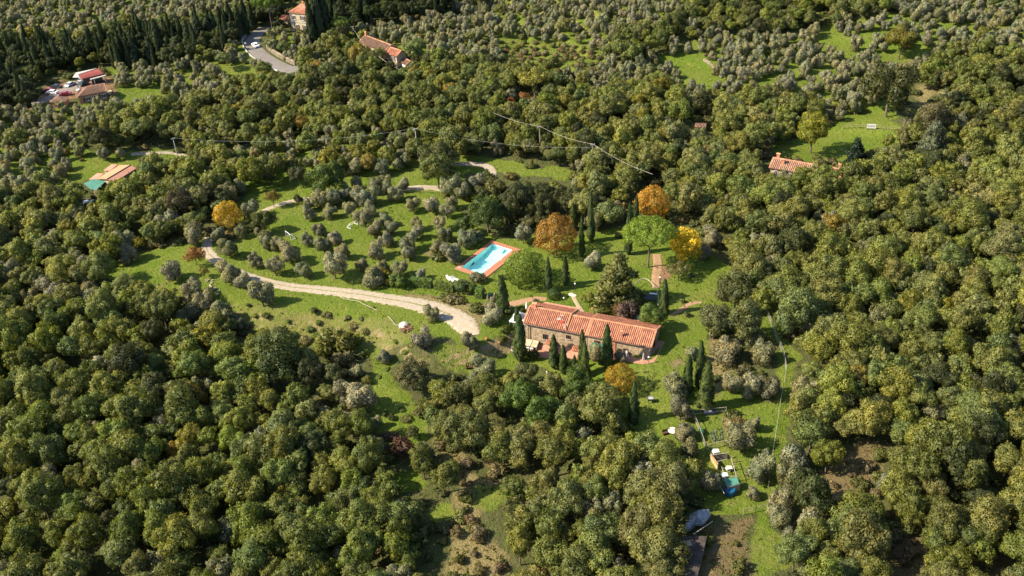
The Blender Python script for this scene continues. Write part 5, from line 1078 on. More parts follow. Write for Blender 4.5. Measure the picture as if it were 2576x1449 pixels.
LIGHT = [  # (map point, radius px, colour, kind, mesh, label)
 (c7(612,690),175,(.25,.135,.030),'autumn','round','large round copper orange tree on the lawn above the low pool pine'),
 (c7(1385,425),152,(.33,.175,.022),'autumn','round','tall orange gold tree behind the two cypresses and the umbrella pine'),
 (c7(1650,775),158,(.52,.36,.024),'autumn','yellow','bright yellow tree with an open crown right of the umbrella pine'),
 (c3(1122,880),142,(.25,.165,.020),'autumn','round','gold brown round tree in front of the right end of the farmhouse'),
 (c5(1828,520),122,(.34,.22,.020),'autumn','round','golden autumn tree at the top of the driveway bend'),
 (c5(1565,850),86,(.20,.075,.03),'autumn','open','small red and green tree beside the driveway bend'),
 (c5(1640,985),48,(.16,.14,.03),'autumn','open','small thin yellowish tree in the meadow below the driveway bend'),
 (c5(1110,755),58,(.20,.19,.03),'autumn','open','small yellow green tree beside an olive at the top of the left meadow'),
 (c5(775,885),70,(.15,.13,.045),'cgreen','open','pale yellowish bushy tree at the left edge of the left meadow'),
 (c6(260,390),78,(.14,.115,.03),'autumn','open','thin yellow brown tree beside the side track above the orchard'),
 (c6(2140,1000-100),0,None,None,None,None),
 (c6(185,560),110,(.070,.082,.024),'oak','oak','dense green tree right of the golden tree at the orchard corner'),
 (c6(470,400),44,(.05,.06,.03),'holm','oak','small dark tree standing beside the side track above the orchard'),
 (c6(700,215),168,(.062,.092,.020),'oak','oak','huge dark green oak above the orchard olives'),
 (c6(470,205),88,(.050,.056,.026),'holm','oak','dark round evergreen left of the huge oak above the orchard'),
 (c6(1590,170),148,(.095,.108,.030),'oak','oak','broad light green oak above the track beside its bend'),
 (c6(1330+250,90-40),150,(.075,.085,.03),'oak','oak','large green oak behind the broad light oak left of the track bend'),
 (c6(1985,500),172,(.058,.085,.022),'holm','oak','massive glossy green evergreen at the right end of the orchard'),
 (c6(1800,600),88,(.052,.076,.022),'holm','oak','lower rounded evergreen at the left foot of the massive glossy evergreen'),
 (c6(1940,340),60,(.09,.095,.04),'oak','open','small olive green tree above the massive glossy evergreen'),
 (c6(1850,380),46,(.17,.145,.025),'shrub','shrub','yellow shrub at the top right corner of the orchard'),
 (c6(1640,370),42,(.13,.125,.03),'shrub','shrub','low yellow green shrub above the top row of orchard olives'),
 (c7(880,1195),72,(.15,.155,.03),'cgreen','oak','small yellow green tree with a bare trunk behind the farmhouse roof'),
 (c7(1395,1345),118,(.105,.145,.035),'cgreen','oak','bright green broad leaved tree behind the right end of the farmhouse'),
 (c7(1200,1310),92,(.115,.075,.068),'autumn','twigs','purplish leafless shrub behind the farmhouse roof'),
 (c7(1120,1290),70,(.17,.105,.07),'autumn','twigs','reddish twiggy shrub behind the farmhouse roof left of the purple one'),
 (c7(1600,970),88,(.16,.15,.06),'cgreen','open','thin pale tree on the grass below the bright yellow tree'),
 (c7(385,585),68,(.165,.155,.085),'cgreen','open','pale grey green shrubby tree beside the dark wood left of the copper tree'),
 (c7(455,520),26,(.25,.10,.03),'autumn','open','tiny orange tree against the dark wood left of the copper tree'),
 (c3(1890,400),172,(.112,.118,.050),'oak','oak','broad olive green tree right of the stone bank and the single cypress'),
 (c3(2120,420),180,(.105,.115,.045),'oak','oak','large olive green tree beside the wire fence right of the farmhouse'),
 (c3(2060,170),170,(.088,.095,.035),'oak','oak','large dull green tree below the right wood edge above the wire fence'),
 (c3(1240,1040-300),1,None,None,None,None),
 (cb(1375,590),155,(.105,.100,.045),'oak','oak','wide grey green oak beside the grass strip below the earth yard'),
 (cb(300,470),225,(.066,.084,.026),'oak','oak','giant dark green oak at the foot of the meadow bank'),
 (cb(235,330),90,(.185,.175,.12),'olive','olive','silvery flowering crown behind the giant dark oak'),
 (cb(820,480),88,(.115,.105,.05),'shrub','shrub','grey brown bush at the lower edge of the bank meadow'),
 (cb(790,335),150,(.115,.115,.028),'shrub','shrub','big yellow green thicket on the bank meadow'),
 (cb(690,390),90,(.105,.110,.028),'shrub','shrub','lower yellow green thicket at the left of the big one on the bank'),
 (cb(740,600),110,(.085,.095,.035),'oak','oak','green bushy tree between the giant oak and the silver olive'),
 (cb(1285,1215),92,(.10,.055,.045),'autumn','twigs','dark reddish brown dead bush on the dry slope'),
 (cb(1225,1110),55,(.11,.07,.055),'autumn','twigs','smaller brown dead bush above the dark reddish one on the dry slope'),
 (cb(1230,945),34,(.055,.07,.025),'shrub','shrub','small dark round shrub on the grass strip'),
 (cb(1168,920),29,(.075,.085,.03),'shrub','shrub','small green round shrub left of the dark one on the grass strip'),
 (cb(590,85),36,(.07,.075,.035),'shrub','shrub','small grey green shrub alone on the bright bank meadow'),
 (cb(210,130),34,(.07,.08,.03),'shrub','shrub','small upright shrub on the bank meadow below the roadside olives'),
 (cb(1390,1070),60,(.075,.085,.03),'oak','oak','small dark tree with a forked trunk beside the dry slope'),
 (c3(1690+0,1010-340),1,None,None,None,None),
]
for uv, r, col, kind, mesh, lb in LIGHT:
    if col is None: continue
    hk = {'shrub': .55, 'autumn': 1.02}.get(kind, 1.1)
    if mesh == 'twigs': hk = .6
    by_crown(kind, uv, r, col, mesh=mesh, hk=hk, label=lb)
# umbrella pines: (crown centre, half width px, base point)
def pine(cu, base, rpx, label, col=(.135, .190, .022), vz=1.0):
    b_ = place(*base); s = scale_at(b_); h = (base[1] - cu[1]) / (s * math.cos(PITCH)); r = rpx * .3125 / s
    return plant('pine', b_, r, h - .1 * r, col, style='pine', label=label, vz=vz)
pine(c7(1372, 700), c7(1350, 945), 214, 'bright green umbrella pine with a tall bare trunk in the garden', vz=1.0)
by_crown('pine', c7(350, 950), 180, (.115, .160, .024), mesh='round', hk=.80, vz=.85, label='low dense green pine clipped like a dome at the right end of the pool')
pine(c2(232, 70), c2(262, 235), 132, 'huge light green umbrella pine left of the villa above the road', (.090, .135, .018), vz=1.5)
pine(c2(790, 215), c2(830, 345), 78, 'small umbrella pine right of the villa cypresses', (.10, .14, .022), vz=1.2)
# conifers
def fir(cu, rpx, label, col, vz=1.1, hk=1.15): 
    return by_crown('fir', cu, rpx, col, mesh='conifer', hk=hk, label=label, vz=vz)
fir(c7(1120, 1050), 232, 'big spreading olive green conifer behind the farmhouse', (.112, .118, .036), .95, .98)
fir(c4(1060, 1260), 130, 'dark blue green conifer at the right end of the tiled farmhouse on the right', (.028, .045, .030), 1.1)
fir(c4(1700, 1120), 150, 'pale blue green conifer among the trees right of the dark one', (.10, .115, .075), 1.1)
# cypresses: top and base points, width px
def cyp(top, base, wpx, label, col=None, group=None):
    b_ = place(*base); s = scale_at(b_); h = (base[1] - top[1]) / (s * math.cos(PITCH)); h = max(h, 2.5)
    w = wpx * .3125 / s; return plant('cypress', b_, w / h / .198, h, col or jit(random.choice(C_CYP), .1), label=label, group=group)
for cf, L_ in ((c7, [
  ((738,440),(752,640),60,'cypress behind the right shoulder of the copper orange tree'), ((895,365),(895,735),55,'tallest slender cypress standing at the edge of the dark wood'), ((818,545),(820,860),42,'slim dark cypress just right of the copper orange tree'),
  ((1265,380),(1255,640),50,'right one of two cypresses in front of the orange gold tree'), ((1200,450),(1195,840),55,'left one of two cypresses beside the orange gold tree and the umbrella pine'),
  ((550,870),(550,1135),58,'cypress on the lawn beside the low pool pine'), ((683,855),(685,1090),58,'cypress on the lawn right of the one beside the pool pine'), ((205,1010),(190,1300),92,'broad cypress between the garden gate and the pool pine'),
  ((1487,1045),(1480,1320),72,'single cypress behind the right end of the farmhouse'), ((310,1270),(305,1440),62,'cypress behind the white gazebo')]),
 (c3, [((315,350),(325,725),95,'thick cypress at the left front corner of the farmhouse'), ((595,515),(600,790),76,'second cypress from the left in front of the farmhouse'), ((672,600),(675,830),64,'shorter cypress right of the second one in front of the farmhouse'),
  ((765,680),(762,860),50,'smallest cypress of the row in front of the farmhouse'), ((830,480),(822,860),72,'tall cypress at the rear of the close pair before the farmhouse'), ((848,570),(850,960),78,'front cypress of the close pair before the farmhouse'),
  ((1045,430),(1020,770),86,'broad tall cypress overlapping the middle of the farmhouse roof'), ((1243,880),(1235,1240),80,'lone cypress below the gold brown tree'), ((1665,670),(1665,1000),82,'left cypress of the group of three on the dry slope'),
  ((1812,565),(1765,950),78,'tallest rear cypress of the group of three on the dry slope'), ((1830,715),(1810,1120),118,'fattest front cypress of the group of three on the dry slope')]),
 (c4, [((1400,1180),(1385,1350),42,'thin cypress standing in the wood right of the tiled farmhouse on the right'), ((105,1255),(90,1370),46,'small cypress beside a pale trunk left of the tiled farmhouse on the right'), ((1740,1150),(1730,1300),60,'cypress against the pale blue green conifer on the right')])):
    for a, b_, w, lb in L_: cyp(cf(*a), cf(*b_), w, lb)
G_ = 'cypresses in the row at the top of the photo'
for k, (x, yb, w) in enumerate(((705,150,42),(735,165,40),(770,150,44),(880,130,44),(910,140,38),(945,150,40),(985,150,40),(1012,140,46),(1045,130,40),(1105,115,52),(1170,95,46),(1225,90,50),(1280,80,50),(1335,62,44),(1400,40,50),(1440,30,50),(830,120,40),(855,140,40),(1140,100,40),(1075,118,40))):
    cyp(c2(x, yb - 260 - random.uniform(0, 40)), c2(x, yb), w * 1.1, None, jit((.045, .058, .018), .2), G_)
for k, ((x0, y0), (x1, y1), w) in enumerate((((615,-40),(640,330),95),((575,60),(600,370),80),((690,-20),(700,320),100),((650,40),(665,360),90))):
    cyp(c2(x0, y0), c2(x1, y1), w, ('leftmost dark cypress in the clump right of the villa','second dark cypress in the clump right of the villa, nearest to the facade','rightmost dark cypress in the clump right of the villa','foremost dark cypress in the clump right of the villa')[(1, 0, 2, 3)[k]], jit((.028, .040, .016), .1))
def dleft(x, y): return x * .3125, y * .3125
for k, (x, yt, yb, w) in enumerate(((1545,200,420,80),(1880,60,300,70),(1940,80,300,60),(1990,40,280,64),(1800,90,300,66),(1700,160,340,90),(1740,120,330,70),(1105,330,540,90),(1310,200,480,95),(1230,330,510,100),(1620,150,370,90),(2040,60,240,60))):
    cyp(dleft(x, yt), dleft(x, yb), w, None, jit((.030, .042, .017), .2), 'dark cypresses in the wood left of the road bend')
# clipped hedges and garden shrubs
def hedge(pts, w, h, label, col):
    P = dpath(pts, 0, 5); o0 = Vector(P[0]); rng = np.random.default_rng(5); Ps, Ns = [], []
    for a, b_ in zip(P[:-1], P[1:]):
        a = np.array(a) - np.array(o0); b_ = np.array(b_) - np.array(o0); L = np.linalg.norm(b_ - a); n = int(L * 280); d = (b_ - a) / L; s = np.array([-d[1], d[0], 0])
        t = rng.random(n); f = rng.integers(0, 3, n); q = rng.uniform(-1, 1, n)
        base = a + (b_ - a) * t[:, None]; jz = rng.normal(0, .06, n)
        side = np.where(f == 0, 1, np.where(f == 1, -1, 0))
        p = base + s * np.where(side == 0, q * w / 2, side * w / 2 + jz)[:, None]; p[:, 2] += np.where(side == 0, h + jz, rng.uniform(0, h, n))
        Ps.append(p); Ns.append(s * side[:, None] + np.array([0, 0, 1.0]) * (side == 0)[:, None] + 1e-3)
    V, F, G = leaf_quads(np.vstack(Ps), np.vstack(Ns), .26, rng, 1.1, .6)
    core = runwall(MB(), [tuple(Vector(p) - o0) for p in P], w * .8, h * .9, .3)
    t = thing('hedge', o0, label, 'hedge'); c = link('foliage', np_mesh('hedge_foliage', V, F, None, LEAF), t); c.color = (*col, 1); core.build('branches', BARK, t)
hedge([c6(1375,1085), c6(1450,1095), c6(1545,1105)], 1.7, 2.0, 'left part of the clipped green hedge between driveway and pool lawn', (.080, .125, .024))
hedge([c6(1575,1110), c6(1650,1128), c6(1725,1140)], 1.7, 1.9, 'middle part of the clipped green hedge beside the white loungers', (.092, .128, .024))
hedge([c6(1905,1180), c6(1960,1188)], 1.9, 2.6, 'tall bright clipped hedge block beside the garden gate', (.085, .150, .024))
for x, y, r in [(560,230,34),(640,180,26),(700,120,30),(860,140,28),(900,210,36),(980,150,26),(1010,250,34),(930,330,40),(1060,60,22),(300,250,44),(420,290,40),(520,330,50),(610,290,36),(380,170,26),(1190,560,30),(1110,620,28),(1250,640,26),(1010,900,30),(940,1010,40),(870,960,38),(1300,880,26),(1340,960,34),(120,120,36),(60,210,40),(170,260,44),(1250,330,22),(1330,420,30)]:
    by_crown('shrub', cb(x, y), r * random.uniform(.9, 1.5), jit(random.choice([(.15, .15, .05), (.11, .15, .03), (.13, .16, .035), (.17, .15, .07)]), .2), hk=.15, vz=random.uniform(.45, .75))
SH = [(c6(1795,1100),70,(.060,.085,.030),'dark green rounded bush in the hedge right of the white loungers'),(c6(1870,1110),58,(.085,.115,.030),'light green bush between the dark bush and the clipped hedge block'),(c6(1915,1030),62,(.16,.15,.10),'pale dry shrub between the hedge and the pool corner'),
 (c6(1065,1050),80,(.165,.160,.105),'grey flowering bush at the left end of the hedge'),(c6(1170,995),55,(.23,.19,.03),'yellow bush at the left end of the hedge'),(c6(1285,1055),78,(.07,.105,.018),'bright green bush between the yellow bush and the clipped hedge'),(c6(1190,1075),42,(.14,.135,.03),'low yellow green bush under the yellow bush by the driveway'),
 (c7(597,1160),58,(.032,.060,.016),'round clipped dark green bush behind the farmhouse roof'),(c7(1113,688),30,(.045,.065,.03),'small round dark shrub on the lawn below the dark wood'),(c7(1695,1012),24,(.06,.07,.05),'small grey round shrub on the grass right of the wheel track'),
 (c7(130,1330),60,(.12,.125,.075),'grey green shrub left of the broad cypress by the yard'),(c7(215,1310),40,(.04,.06,.02),'small dark shrub at the foot of the broad cypress'),(c7(350,1280),36,(.10,.12,.02),'bright shrub beside the closed parasol'),(c3(215,490),55,(.09,.11,.02),'yellow green bush left of the gazebo'),(c3(185,560),40,(.08,.10,.02),'lower yellow green bush left of the corner cypress'),
 (c3(430,680),50,(.09,.115,.02),'light green bush at the foot of the front wall right of the corner cypress'),(c3(640,720),60,(.11,.115,.06),'grey green bush between the two cypresses before the farmhouse'),(c7(450,1225),30,(.09,.10,.05),'low shrub on the yard wall behind the left roof'),(c7(1640,1215),22,(.07,.08,.03),'tiny shrub above the earth bank'),(c7(1665,1330),32,(.10,.11,.05),'low grey shrub below the earth bank'),
 (c7(980,1305),26,(.07,.09,.02),'low shrub behind the middle of the farmhouse roof'),(c7(1050,1290),34,(.12,.14,.04),'small pale green bush under the big conifer'),(c3(1130,720),34,(.1,.1,.06),'low shrub on the right patio by the wall'),(c5(2000,1250),20,(.07,.08,.03),'tiny shrub in the meadow beside the roadside olives')]
for uv, r, col, lb in SH: by_crown('shrub', uv, r, col, mesh='ball' if 'clipped dark' in lb or 'small round' in lb else 'shrub', hk=.62, label=lb)
# other notable trees in the woods
for uv, r, col, kind, mesh, lb in [
 (c2(2370,650),120,(.20,.19,.045),'autumn','open','tall pale yellow green poplar in the middle wood'),(c2(620,560),75,(.26,.16,.03),'autumn','open','golden yellow tree below the small umbrella pine'),(c2(870,600),40,(.34,.22,.02),'autumn','open','small bright yellow tree below the farm buildings'),
 (c2(1400,590),60,(.26,.20,.05),'autumn','open','yellow tree at the right foot of the farm buildings'),(c2(2180,820),40,(.30,.10,.04),'autumn','open','small orange red tree left of the poplar'),(c2(2290,790),55,(.22,.11,.04),'autumn','open','pale orange tree at the foot of the poplar'),
 (c2(960,400),70,(.20,.19,.02),'autumn','open','yellow green tree in front of the left end of the farm building'),(c2(1090,470),80,(.11,.115,.05),'oak','open','green tree covering the front wall of the long farm building'),
 ((1207.6+700*.3125,985*.3125),40,(.26,.13,.04),'autumn','open','orange tinted crown beside the bright cable'),((1207.6+640*.3125,750*.3125),62,(.24,.22,.08),'autumn','round','pale cream coloured round tree right of the poplar'),
 ((1207.6+1260*.3125,830*.3125),80,(.18,.155,.02),'autumn','oak','yellow tree in the wood left of the stone hut'),((1207.6+1450*.3125,700*.3125),85,(.14,.125,.02),'autumn','oak','yellow brown tree behind the dark ravine above the stone hut'),
 (c4(720,1060),150,(.165,.165,.022),'autumn','oak','yellow green tree standing on the lawn behind the tiled farmhouse on the right'),(c4(110,1160),120,(.175,.165,.04),'autumn','oak','yellow green chestnut left of the tiled farmhouse on the right'),((1207.6+1790*.3125,1240*.3125),80,(.18,.15,.06),'autumn','oak','pale yellow tree left of the yellow green chestnut'),
 (c4(1430,320),130,(.12,.11,.018),'autumn','oak','round yellow brown tree among the olives on the right hillside'),(c4(1340,720),215,(.058,.062,.022),'holm','oak','huge dark evergreen with hanging boughs on the right hillside'),(c4(1700,950),150,(.10,.088,.045),'oak','oak','big brownish green tree right of the banner'),
 (c5(1420,440),140,(.075,.066,.038),'holm','oak','dark brown green tree with bare trunks above the left meadow'),((1335*.3125+0,30*.3125),34,(.06,.03,.035),'autumn','round','small dark purple tree on the far left hillside'),
 ((650*.3125,500*.3125),48,(.16,.17,.02),'cgreen','oak','bright yellow green tree behind the red roofed shed'),((740*.3125,470*.3125),52,(.10,.10,.02),'cgreen','oak','olive green tree right of the bright one behind the red roofed shed'),
 ((1620*.3125,754.8-312.5+1130*.3125),0,None,None,None,None),((1530*.3125,754.8+1110*.3125),130,(.165,.150,.024),'autumn','oak','yellow green tree in the lower left wood'),((1400*.3125,754.8+1230*.3125),85,(.24,.155,.025),'autumn','oak','orange yellow crown below the yellow green tree in the lower left wood'),
 ((1640*.3125,754.8+800*.3125),55,(.22,.16,.05),'autumn','oak','small gold crown in the lower left wood above the yellow green tree'),((1880*.3125*1,1056.7+1160*.293),62,(.17,.13,.02),'autumn','oak','yellow tree near the bottom edge left of the dry slope'),
 ((380*.293,1056.7+1250*.293),60,(.16,.10,.025),'autumn','oak','orange brown tree in the bottom left corner'),(c3(330,1010),170,(.070,.110,.020),'oak','oak','vivid green oak below the cypress row in front of the farmhouse'),(c3(500,1150),175,(.066,.105,.022),'oak','oak','second vivid green oak lower left of the first below the farmhouse'),
 (c3(780,900),150,(.070,.105,.024),'oak','oak','green oak at the foot of the close pair of cypresses'),(c3(380,820),120,(.100,.110,.040),'oak','oak','grey green tree between the corner cypress and the vivid green oak')]:
    if col: by_crown(kind, uv, r, col, mesh=mesh, hk=1.25 if kind != 'holm' else 1.1, label=lb)

# --- woods and groves planted by cover map
TZ = [ # (mix, spacing factor, polygon)
 ('os', [(-600,-200),(640,-200),(640,30),(440,75),(330,65),(200,112),(0,95),(-600,120)]),
 ('dark', [(-600,100),(0,92),(200,110),(330,66),(440,78),(560,60),(640,30),(640,-200),(1180,-200),(1140,30),(1100,40),(1040,60),(960,62),(880,60),(820,70),(700,60),(640,85),(600,120),(560,150),(500,160),(400,160),(350,175),(265,165),(180,195),(120,215),(90,250),(0,270),(-600,300)]),
 ('ol', [(-600,280),(110,270),(270,255),(285,200),(265,178),(340,160),(560,170),(640,190),(560,240),(400,275),(300,290),(200,330),(240,390),(150,420),(100,500),(-600,540)]),
 ('ols', [(150,400),(330,375),(450,375),(430,410),(345,425),(330,412),(290,410),(215,450),(160,480),(80,450)]),
 ('mix', [(440,165),(560,125),(640,95),(630,125),(700,178),(560,190)]), ('mix', [(680,75),(820,90),(850,190),(750,165),(700,135)]),
 ('mix', [(500,330),(760,350),(960,330),(1060,370),(1180,420),(1160,480),(1060,470),(960,460),(760,440),(690,440),(640,420),(560,400)]),
 ('ol', [(900,60),(1140,35),(1300,-200),(1800,-200),(1700,60),(1560,90),(1500,150),(1240,170),(1160,155),(1060,140),(960,95),(880,110)]),
 ('os', [(1800,80),(1960,90),(2200,40),(3000,-140),(3000,110),(2400,130),(2300,200),(2240,250),(2100,270),(1900,250),(1780,260),(1600,200),(1620,150)]),
 ('ol', [(2200,-200),(3000,-200),(3000,110),(2420,105),(2360,60),(2260,90)]),
 ('ol', [(1380,140),(1620,170),(1600,230),(1500,240),(1400,190)]),
 ('scrub', [(1240,90),(1480,110),(1540,170),(1440,190),(1280,170)]),
 ('os', [(2060,240),(2180,180),(2260,260),(2160,320),(2080,290)]),
 ('scrub', [(1060,1120),(1110,1110),(1150,1220),(1130,1330),(1120,1600),(1290,1600),(1270,1380),(1210,1330),(1200,1260),(1280,1240),(1260,1200),(1200,1200),(1180,1150)]),
 ('scrub', [(1790,1320),(1900,1290),(1900,1600),(1740,1600)]), ('scrub', [(2040,1230),(2180,1100),(2240,1120),(2200,1260),(2120,1300)]), ('scrub', [(2240,1330),(2330,1310),(2340,1600),(2230,1600)]),
 ('scrub', [(650,860),(760,870),(860,880),(940,940),(900,1010),(860,950),(760,900),(680,890)]),
 ('ol', [(1880,1000),(1990,1130),(2030,1250),(1990,1430),(1930,1300),(1960,1130),(1860,1230),(1850,1130)]),
 ('holmz', [(1245,470),(1330,445),(1460,460),(1475,560),(1430,605),(1300,605),(1250,570)]),
 ('oak2', [(1290,930),(1560,1030),(1700,1120),(1760,1220),(1740,1600),(1320,1600),(1300,1230),(1240,1190),(1150,1080),(1180,960)]),
]
NOT = [ # nothing of the wood may cover these
 [(470,690),(500,590),(560,545),(600,500),(690,460),(800,440),(960,440),(1060,420),(1190,480),(1180,540),(1290,600),(1420,580),(1560,580),(1590,490),(1660,450),(1690,540),(1790,600),(1830,680),(1850,740),(1880,790),(1990,900),(1980,1040),(1950,1130),(1880,1180),(1865,1290),(1790,1290),(1765,1130),(1740,1130),(1660,1080),(1560,1000),(1490,950),(1380,900),(1290,930),(1180,950),(1100,960),(1000,900),(940,900),(900,860),(860,800),(640,790),(560,800),(470,740)],
 [(330,640),(470,600),(560,640),(600,720),(700,740),(1020,800),(1100,880),(1060,950),(1060,1060),(1090,1120),(1020,1110),(920,1020),(950,900),(820,850),(700,850),(600,800),(480,745),(420,735),(330,700),(250,700)],
 [(960,470),(1190,430),(1170,400),(1240,395),(1460,425),(1440,450),(1260,450),(1180,480)], [(680,460),(790,450),(780,500),(640,540)],
 [(715,0),(830,0),(820,90),(715,90)], [(890,88),(1030,130),(1034,165),(990,165),(975,155),(965,128),(895,108)], [(606,128),(606,80),(672,60),(680,80),(665,112),(700,145),(745,160),(745,190),(700,184)], [(100,200),(185,170),(275,165),(285,245),(180,250),(100,268)],
 [(200,405),(330,400),(356,425),(340,446),(300,458),(276,462),(262,478),(240,488),(200,475)], [(205,500),(240,500),(240,530),(200,530)], [(1925,385),(2010,395),(2010,440),(1925,440)], [(2060,410),(2130,410),(2130,436),(2060,428)], [(1735,295),(1785,295),(1785,332),(1735,332)],
 [(1930,375),(2010,350),(2085,305),(2230,300),(2250,330),(2200,375),(2110,405),(1955,395)], [(1690,1240),(1800,1240),(1840,1310),(1790,1460),(1680,1460),(1670,1330)], [(1760,1120),(1870,1120),(1880,1260),(1800,1250)],
 [(320,375),(480,375),(480,398),(320,398)], [(425,335),(455,335),(455,395),(440,395)], [(1040,315),(1052,315),(1052,345),(1040,345)], [(1850,1290),(1950,1290),(1960,1449),(1900,1449)], [(1910,760),(1935,760),(1985,850),(1990,940),(1970,1100),(1938,1260),(1920,1260),(1950,1100),(1955,940)],
 [(2180,305),(2205,305),(2205,330),(2180,330)], [(1700,140),(1780,140),(1790,215),(1740,215)], [(560,172),(600,165),(690,190),(600,186)], [(270,240),(400,218),(420,238),(300,255)], [(1045,380),(1085,370),(1090,388),(1050,392)],
 [(2230,240),(2290,240),(2290,300),(2200,290)], [(2060,60),(2140,95),(2130,130),(2060,110)], [(990,1190),(1050,1180),(1050,1225),(1000,1225)], [(1180,1230),(1260,1215),(1270,1250),(1190,1270)], [(1215,1170),(1250,1080),(1262,1110),(1240,1190)]]
MIX = {'holmz': (('holm', 1.0),), 'wood': (('oak', .793), ('yel', .022), ('holm', .075), ('olive', .11)), 'oak2': (('oak', .93), ('olive', .07)), 'dark': (('holm', .72), ('cyp', .28)), 'ol': (('olive', .93), ('shrub', .04), ('oak', .03)), 'ols': (('olive', .9), ('shrub', .1)), 'os': (('olive', .96), ('shrub', .04)),
       'mix': (('olive', .7), ('oak', .25), ('yel', .05)), 'scrub': (('shrub', 1.0),)}
SPAC = {'holmz': 1.0, 'wood': 1.0, 'oak2': .98, 'dark': .9, 'ol': 1.12, 'ols': 1.5, 'os': 1.2, 'mix': 1.05, 'scrub': 1.25}
rg = np.random.default_rng(23); NC = 78000
cx = rg.uniform(-420, 400, NC); cy = rg.uniform(74, 660, NC); cz = T(cx, cy)
cu, cv, cw = proj(np.stack([cx, cy, cz], -1)); ok = (cu > -460) & (cu < IW + 460) & (cv > -110) & (cv < IH + 330)
cx, cy, cz, cu, cv, cw = [a[ok] for a in (cx, cy, cz, cu, cv, cw)]; sc = FPX / cw
vc = cv - sc * .84 * 4.0; zone = np.full(cx.shape, -1)
for i, (k, p) in enumerate(TZ): zone[inpoly(cu, np.where(np.isin(k, ('ol', 'os', 'ols', 'mix', 'scrub')), cv - sc * 1.5, vc), p)] = i
grid = {}; PL = []
def near(x, y, r):
    a, b_ = int(x // 6), int(y // 6)
    for i in range(a - 2, a + 3):
        for j in range(b_ - 2, b_ + 3):
            for (px, py, pr) in grid.get((i, j), ()):
                if (px - x) ** 2 + (py - y) ** 2 < (r + pr) ** 2: return True
    return False
for (t, kd, base, r, col, lb) in TREES: grid.setdefault((int(base[0] // 6), int(base[1] // 6)), []).append((float(base[0]), float(base[1]), r * .75 if kd != 'cypress' else 1.0))
cand = []
patch = wob(cx * .9, cy * .9, .05)
for i in range(len(cx)):
    k = TZ[zone[i]][0] if zone[i] >= 0 else 'wood'; q = rg.random(); kk = None; a = 0
    for nm, p in MIX[k]:
        a += p
        if q <= a: kk = nm; break
    kk = kk or nm
    if kk == 'cyp': r, h = rg.uniform(1.0, 1.4), rg.uniform(9, 13)
    elif kk == 'olive': r = rg.uniform(1.9, 2.9) if cy[i] < 270 else rg.uniform(1.45, 2.35); h = r * 1.0
    elif kk == 'shrub': r = rg.uniform(.6, 1.6); h = r * .55
    else: r = (2.1 + 3.0 * rg.beta(1.4, 1.9)) * (1.0 if cy[i] < 210 else (.88 if cy[i] < 300 else .78)); h = r * rg.uniform(.82, 1.15) + .9 + rg.uniform(0, 1.0)
    cand.append((kk, k, r, h))
R_ = np.array([c[2] for c in cand]); Hh = np.array([c[3] for c in cand]); base3 = np.stack([cx, cy, cz], -1)
blocked = np.zeros(len(cx), bool)
def pt(dx, dz): return proj(base3 + np.stack([dx, 0 * dx, dz], -1))[:2]
tests = [pt(0 * R_, Hh), pt(0 * R_, Hh + R_ * .55), pt(R_ * .7, Hh), pt(-R_ * .7, Hh), (cu, cv - 2)]
for p in NOT:
    for (a, b_) in tests: blocked |= inpoly(a, b_, p)
BIG = np.array([c[0] not in ('shrub',) for c in cand])
for p in ([(1060,1180),(1200,1225),(1280,1260),(1225,1330),(1300,1400),(1310,1470),(1060,1470),(1080,1330)], [(1800,1310),(1890,1300),(1880,1460),(1760,1460)], [(2080,1180),(2190,1110),(2230,1130),(2190,1240),(2110,1280)], [(2250,1340),(2320,1320),(2320,1460),(2250,1460)], [(2440,1390),(2576,1410),(2576,1460),(2440,1460)],
          [(2280,195),(2370,215),(2350,270),(2290,250)]):
    for (a, b_) in tests[:4]: blocked |= inpoly(a, b_, p) & BIG
for i in range(len(cx)):
    kk, k, r, h = cand[i]
    if blocked[i]: continue
    s_ = r * {'oak': .43, 'yel': .43, 'holm': .43, 'olive': .70, 'shrub': .85, 'cyp': .95}[kk] * SPAC[k]
    if near(cx[i], cy[i], s_): continue
    grid.setdefault((int(cx[i] // 6), int(cy[i] // 6)), []).append((cx[i], cy[i], s_)); PL.append((kk, k, float(cx[i]), float(cy[i]), float(cz[i]), r, h, float(cu[i]), float(cv[i]), float(sc[i]), float(patch[i])))
KEY = {'oak': 'oak', 'yel': 'oak', 'holm': 'holm', 'olive': 'olive', 'shrub': 'shrub', 'cyp': 'cypress'}
FARSTUFF = {}
X_ = Y_ = 0.0
def colour(kk, k, pv):
    if kk == 'yel': return jit(random.choice(C_YEL), .2)
    if kk == 'oak':
        c = jit(random.choice(C_OAK), .17); c = tuple(a * (1 + .10 * pv) for a in c)
        if k == 'oak2' or (X_ > 20 and Y_ < 330): c = (c[0] * 1.14, c[1] * 1.10, c[2] * 1.12)
        if X_ < -25 and Y_ < 200: c = (c[0] * .94, c[1] * .98, c[2] * .88)
        return c
    if kk == 'holm': return jit(random.choice(C_HOLM), .2) if k == 'dark' else jit((.052, .060, .022), .2)
    if kk == 'olive': return jit(random.choice(C_OLV), .15)
    if kk == 'shrub': return jit(random.choice(C_SCR), .2)
    return jit((.032, .045, .018), .2)
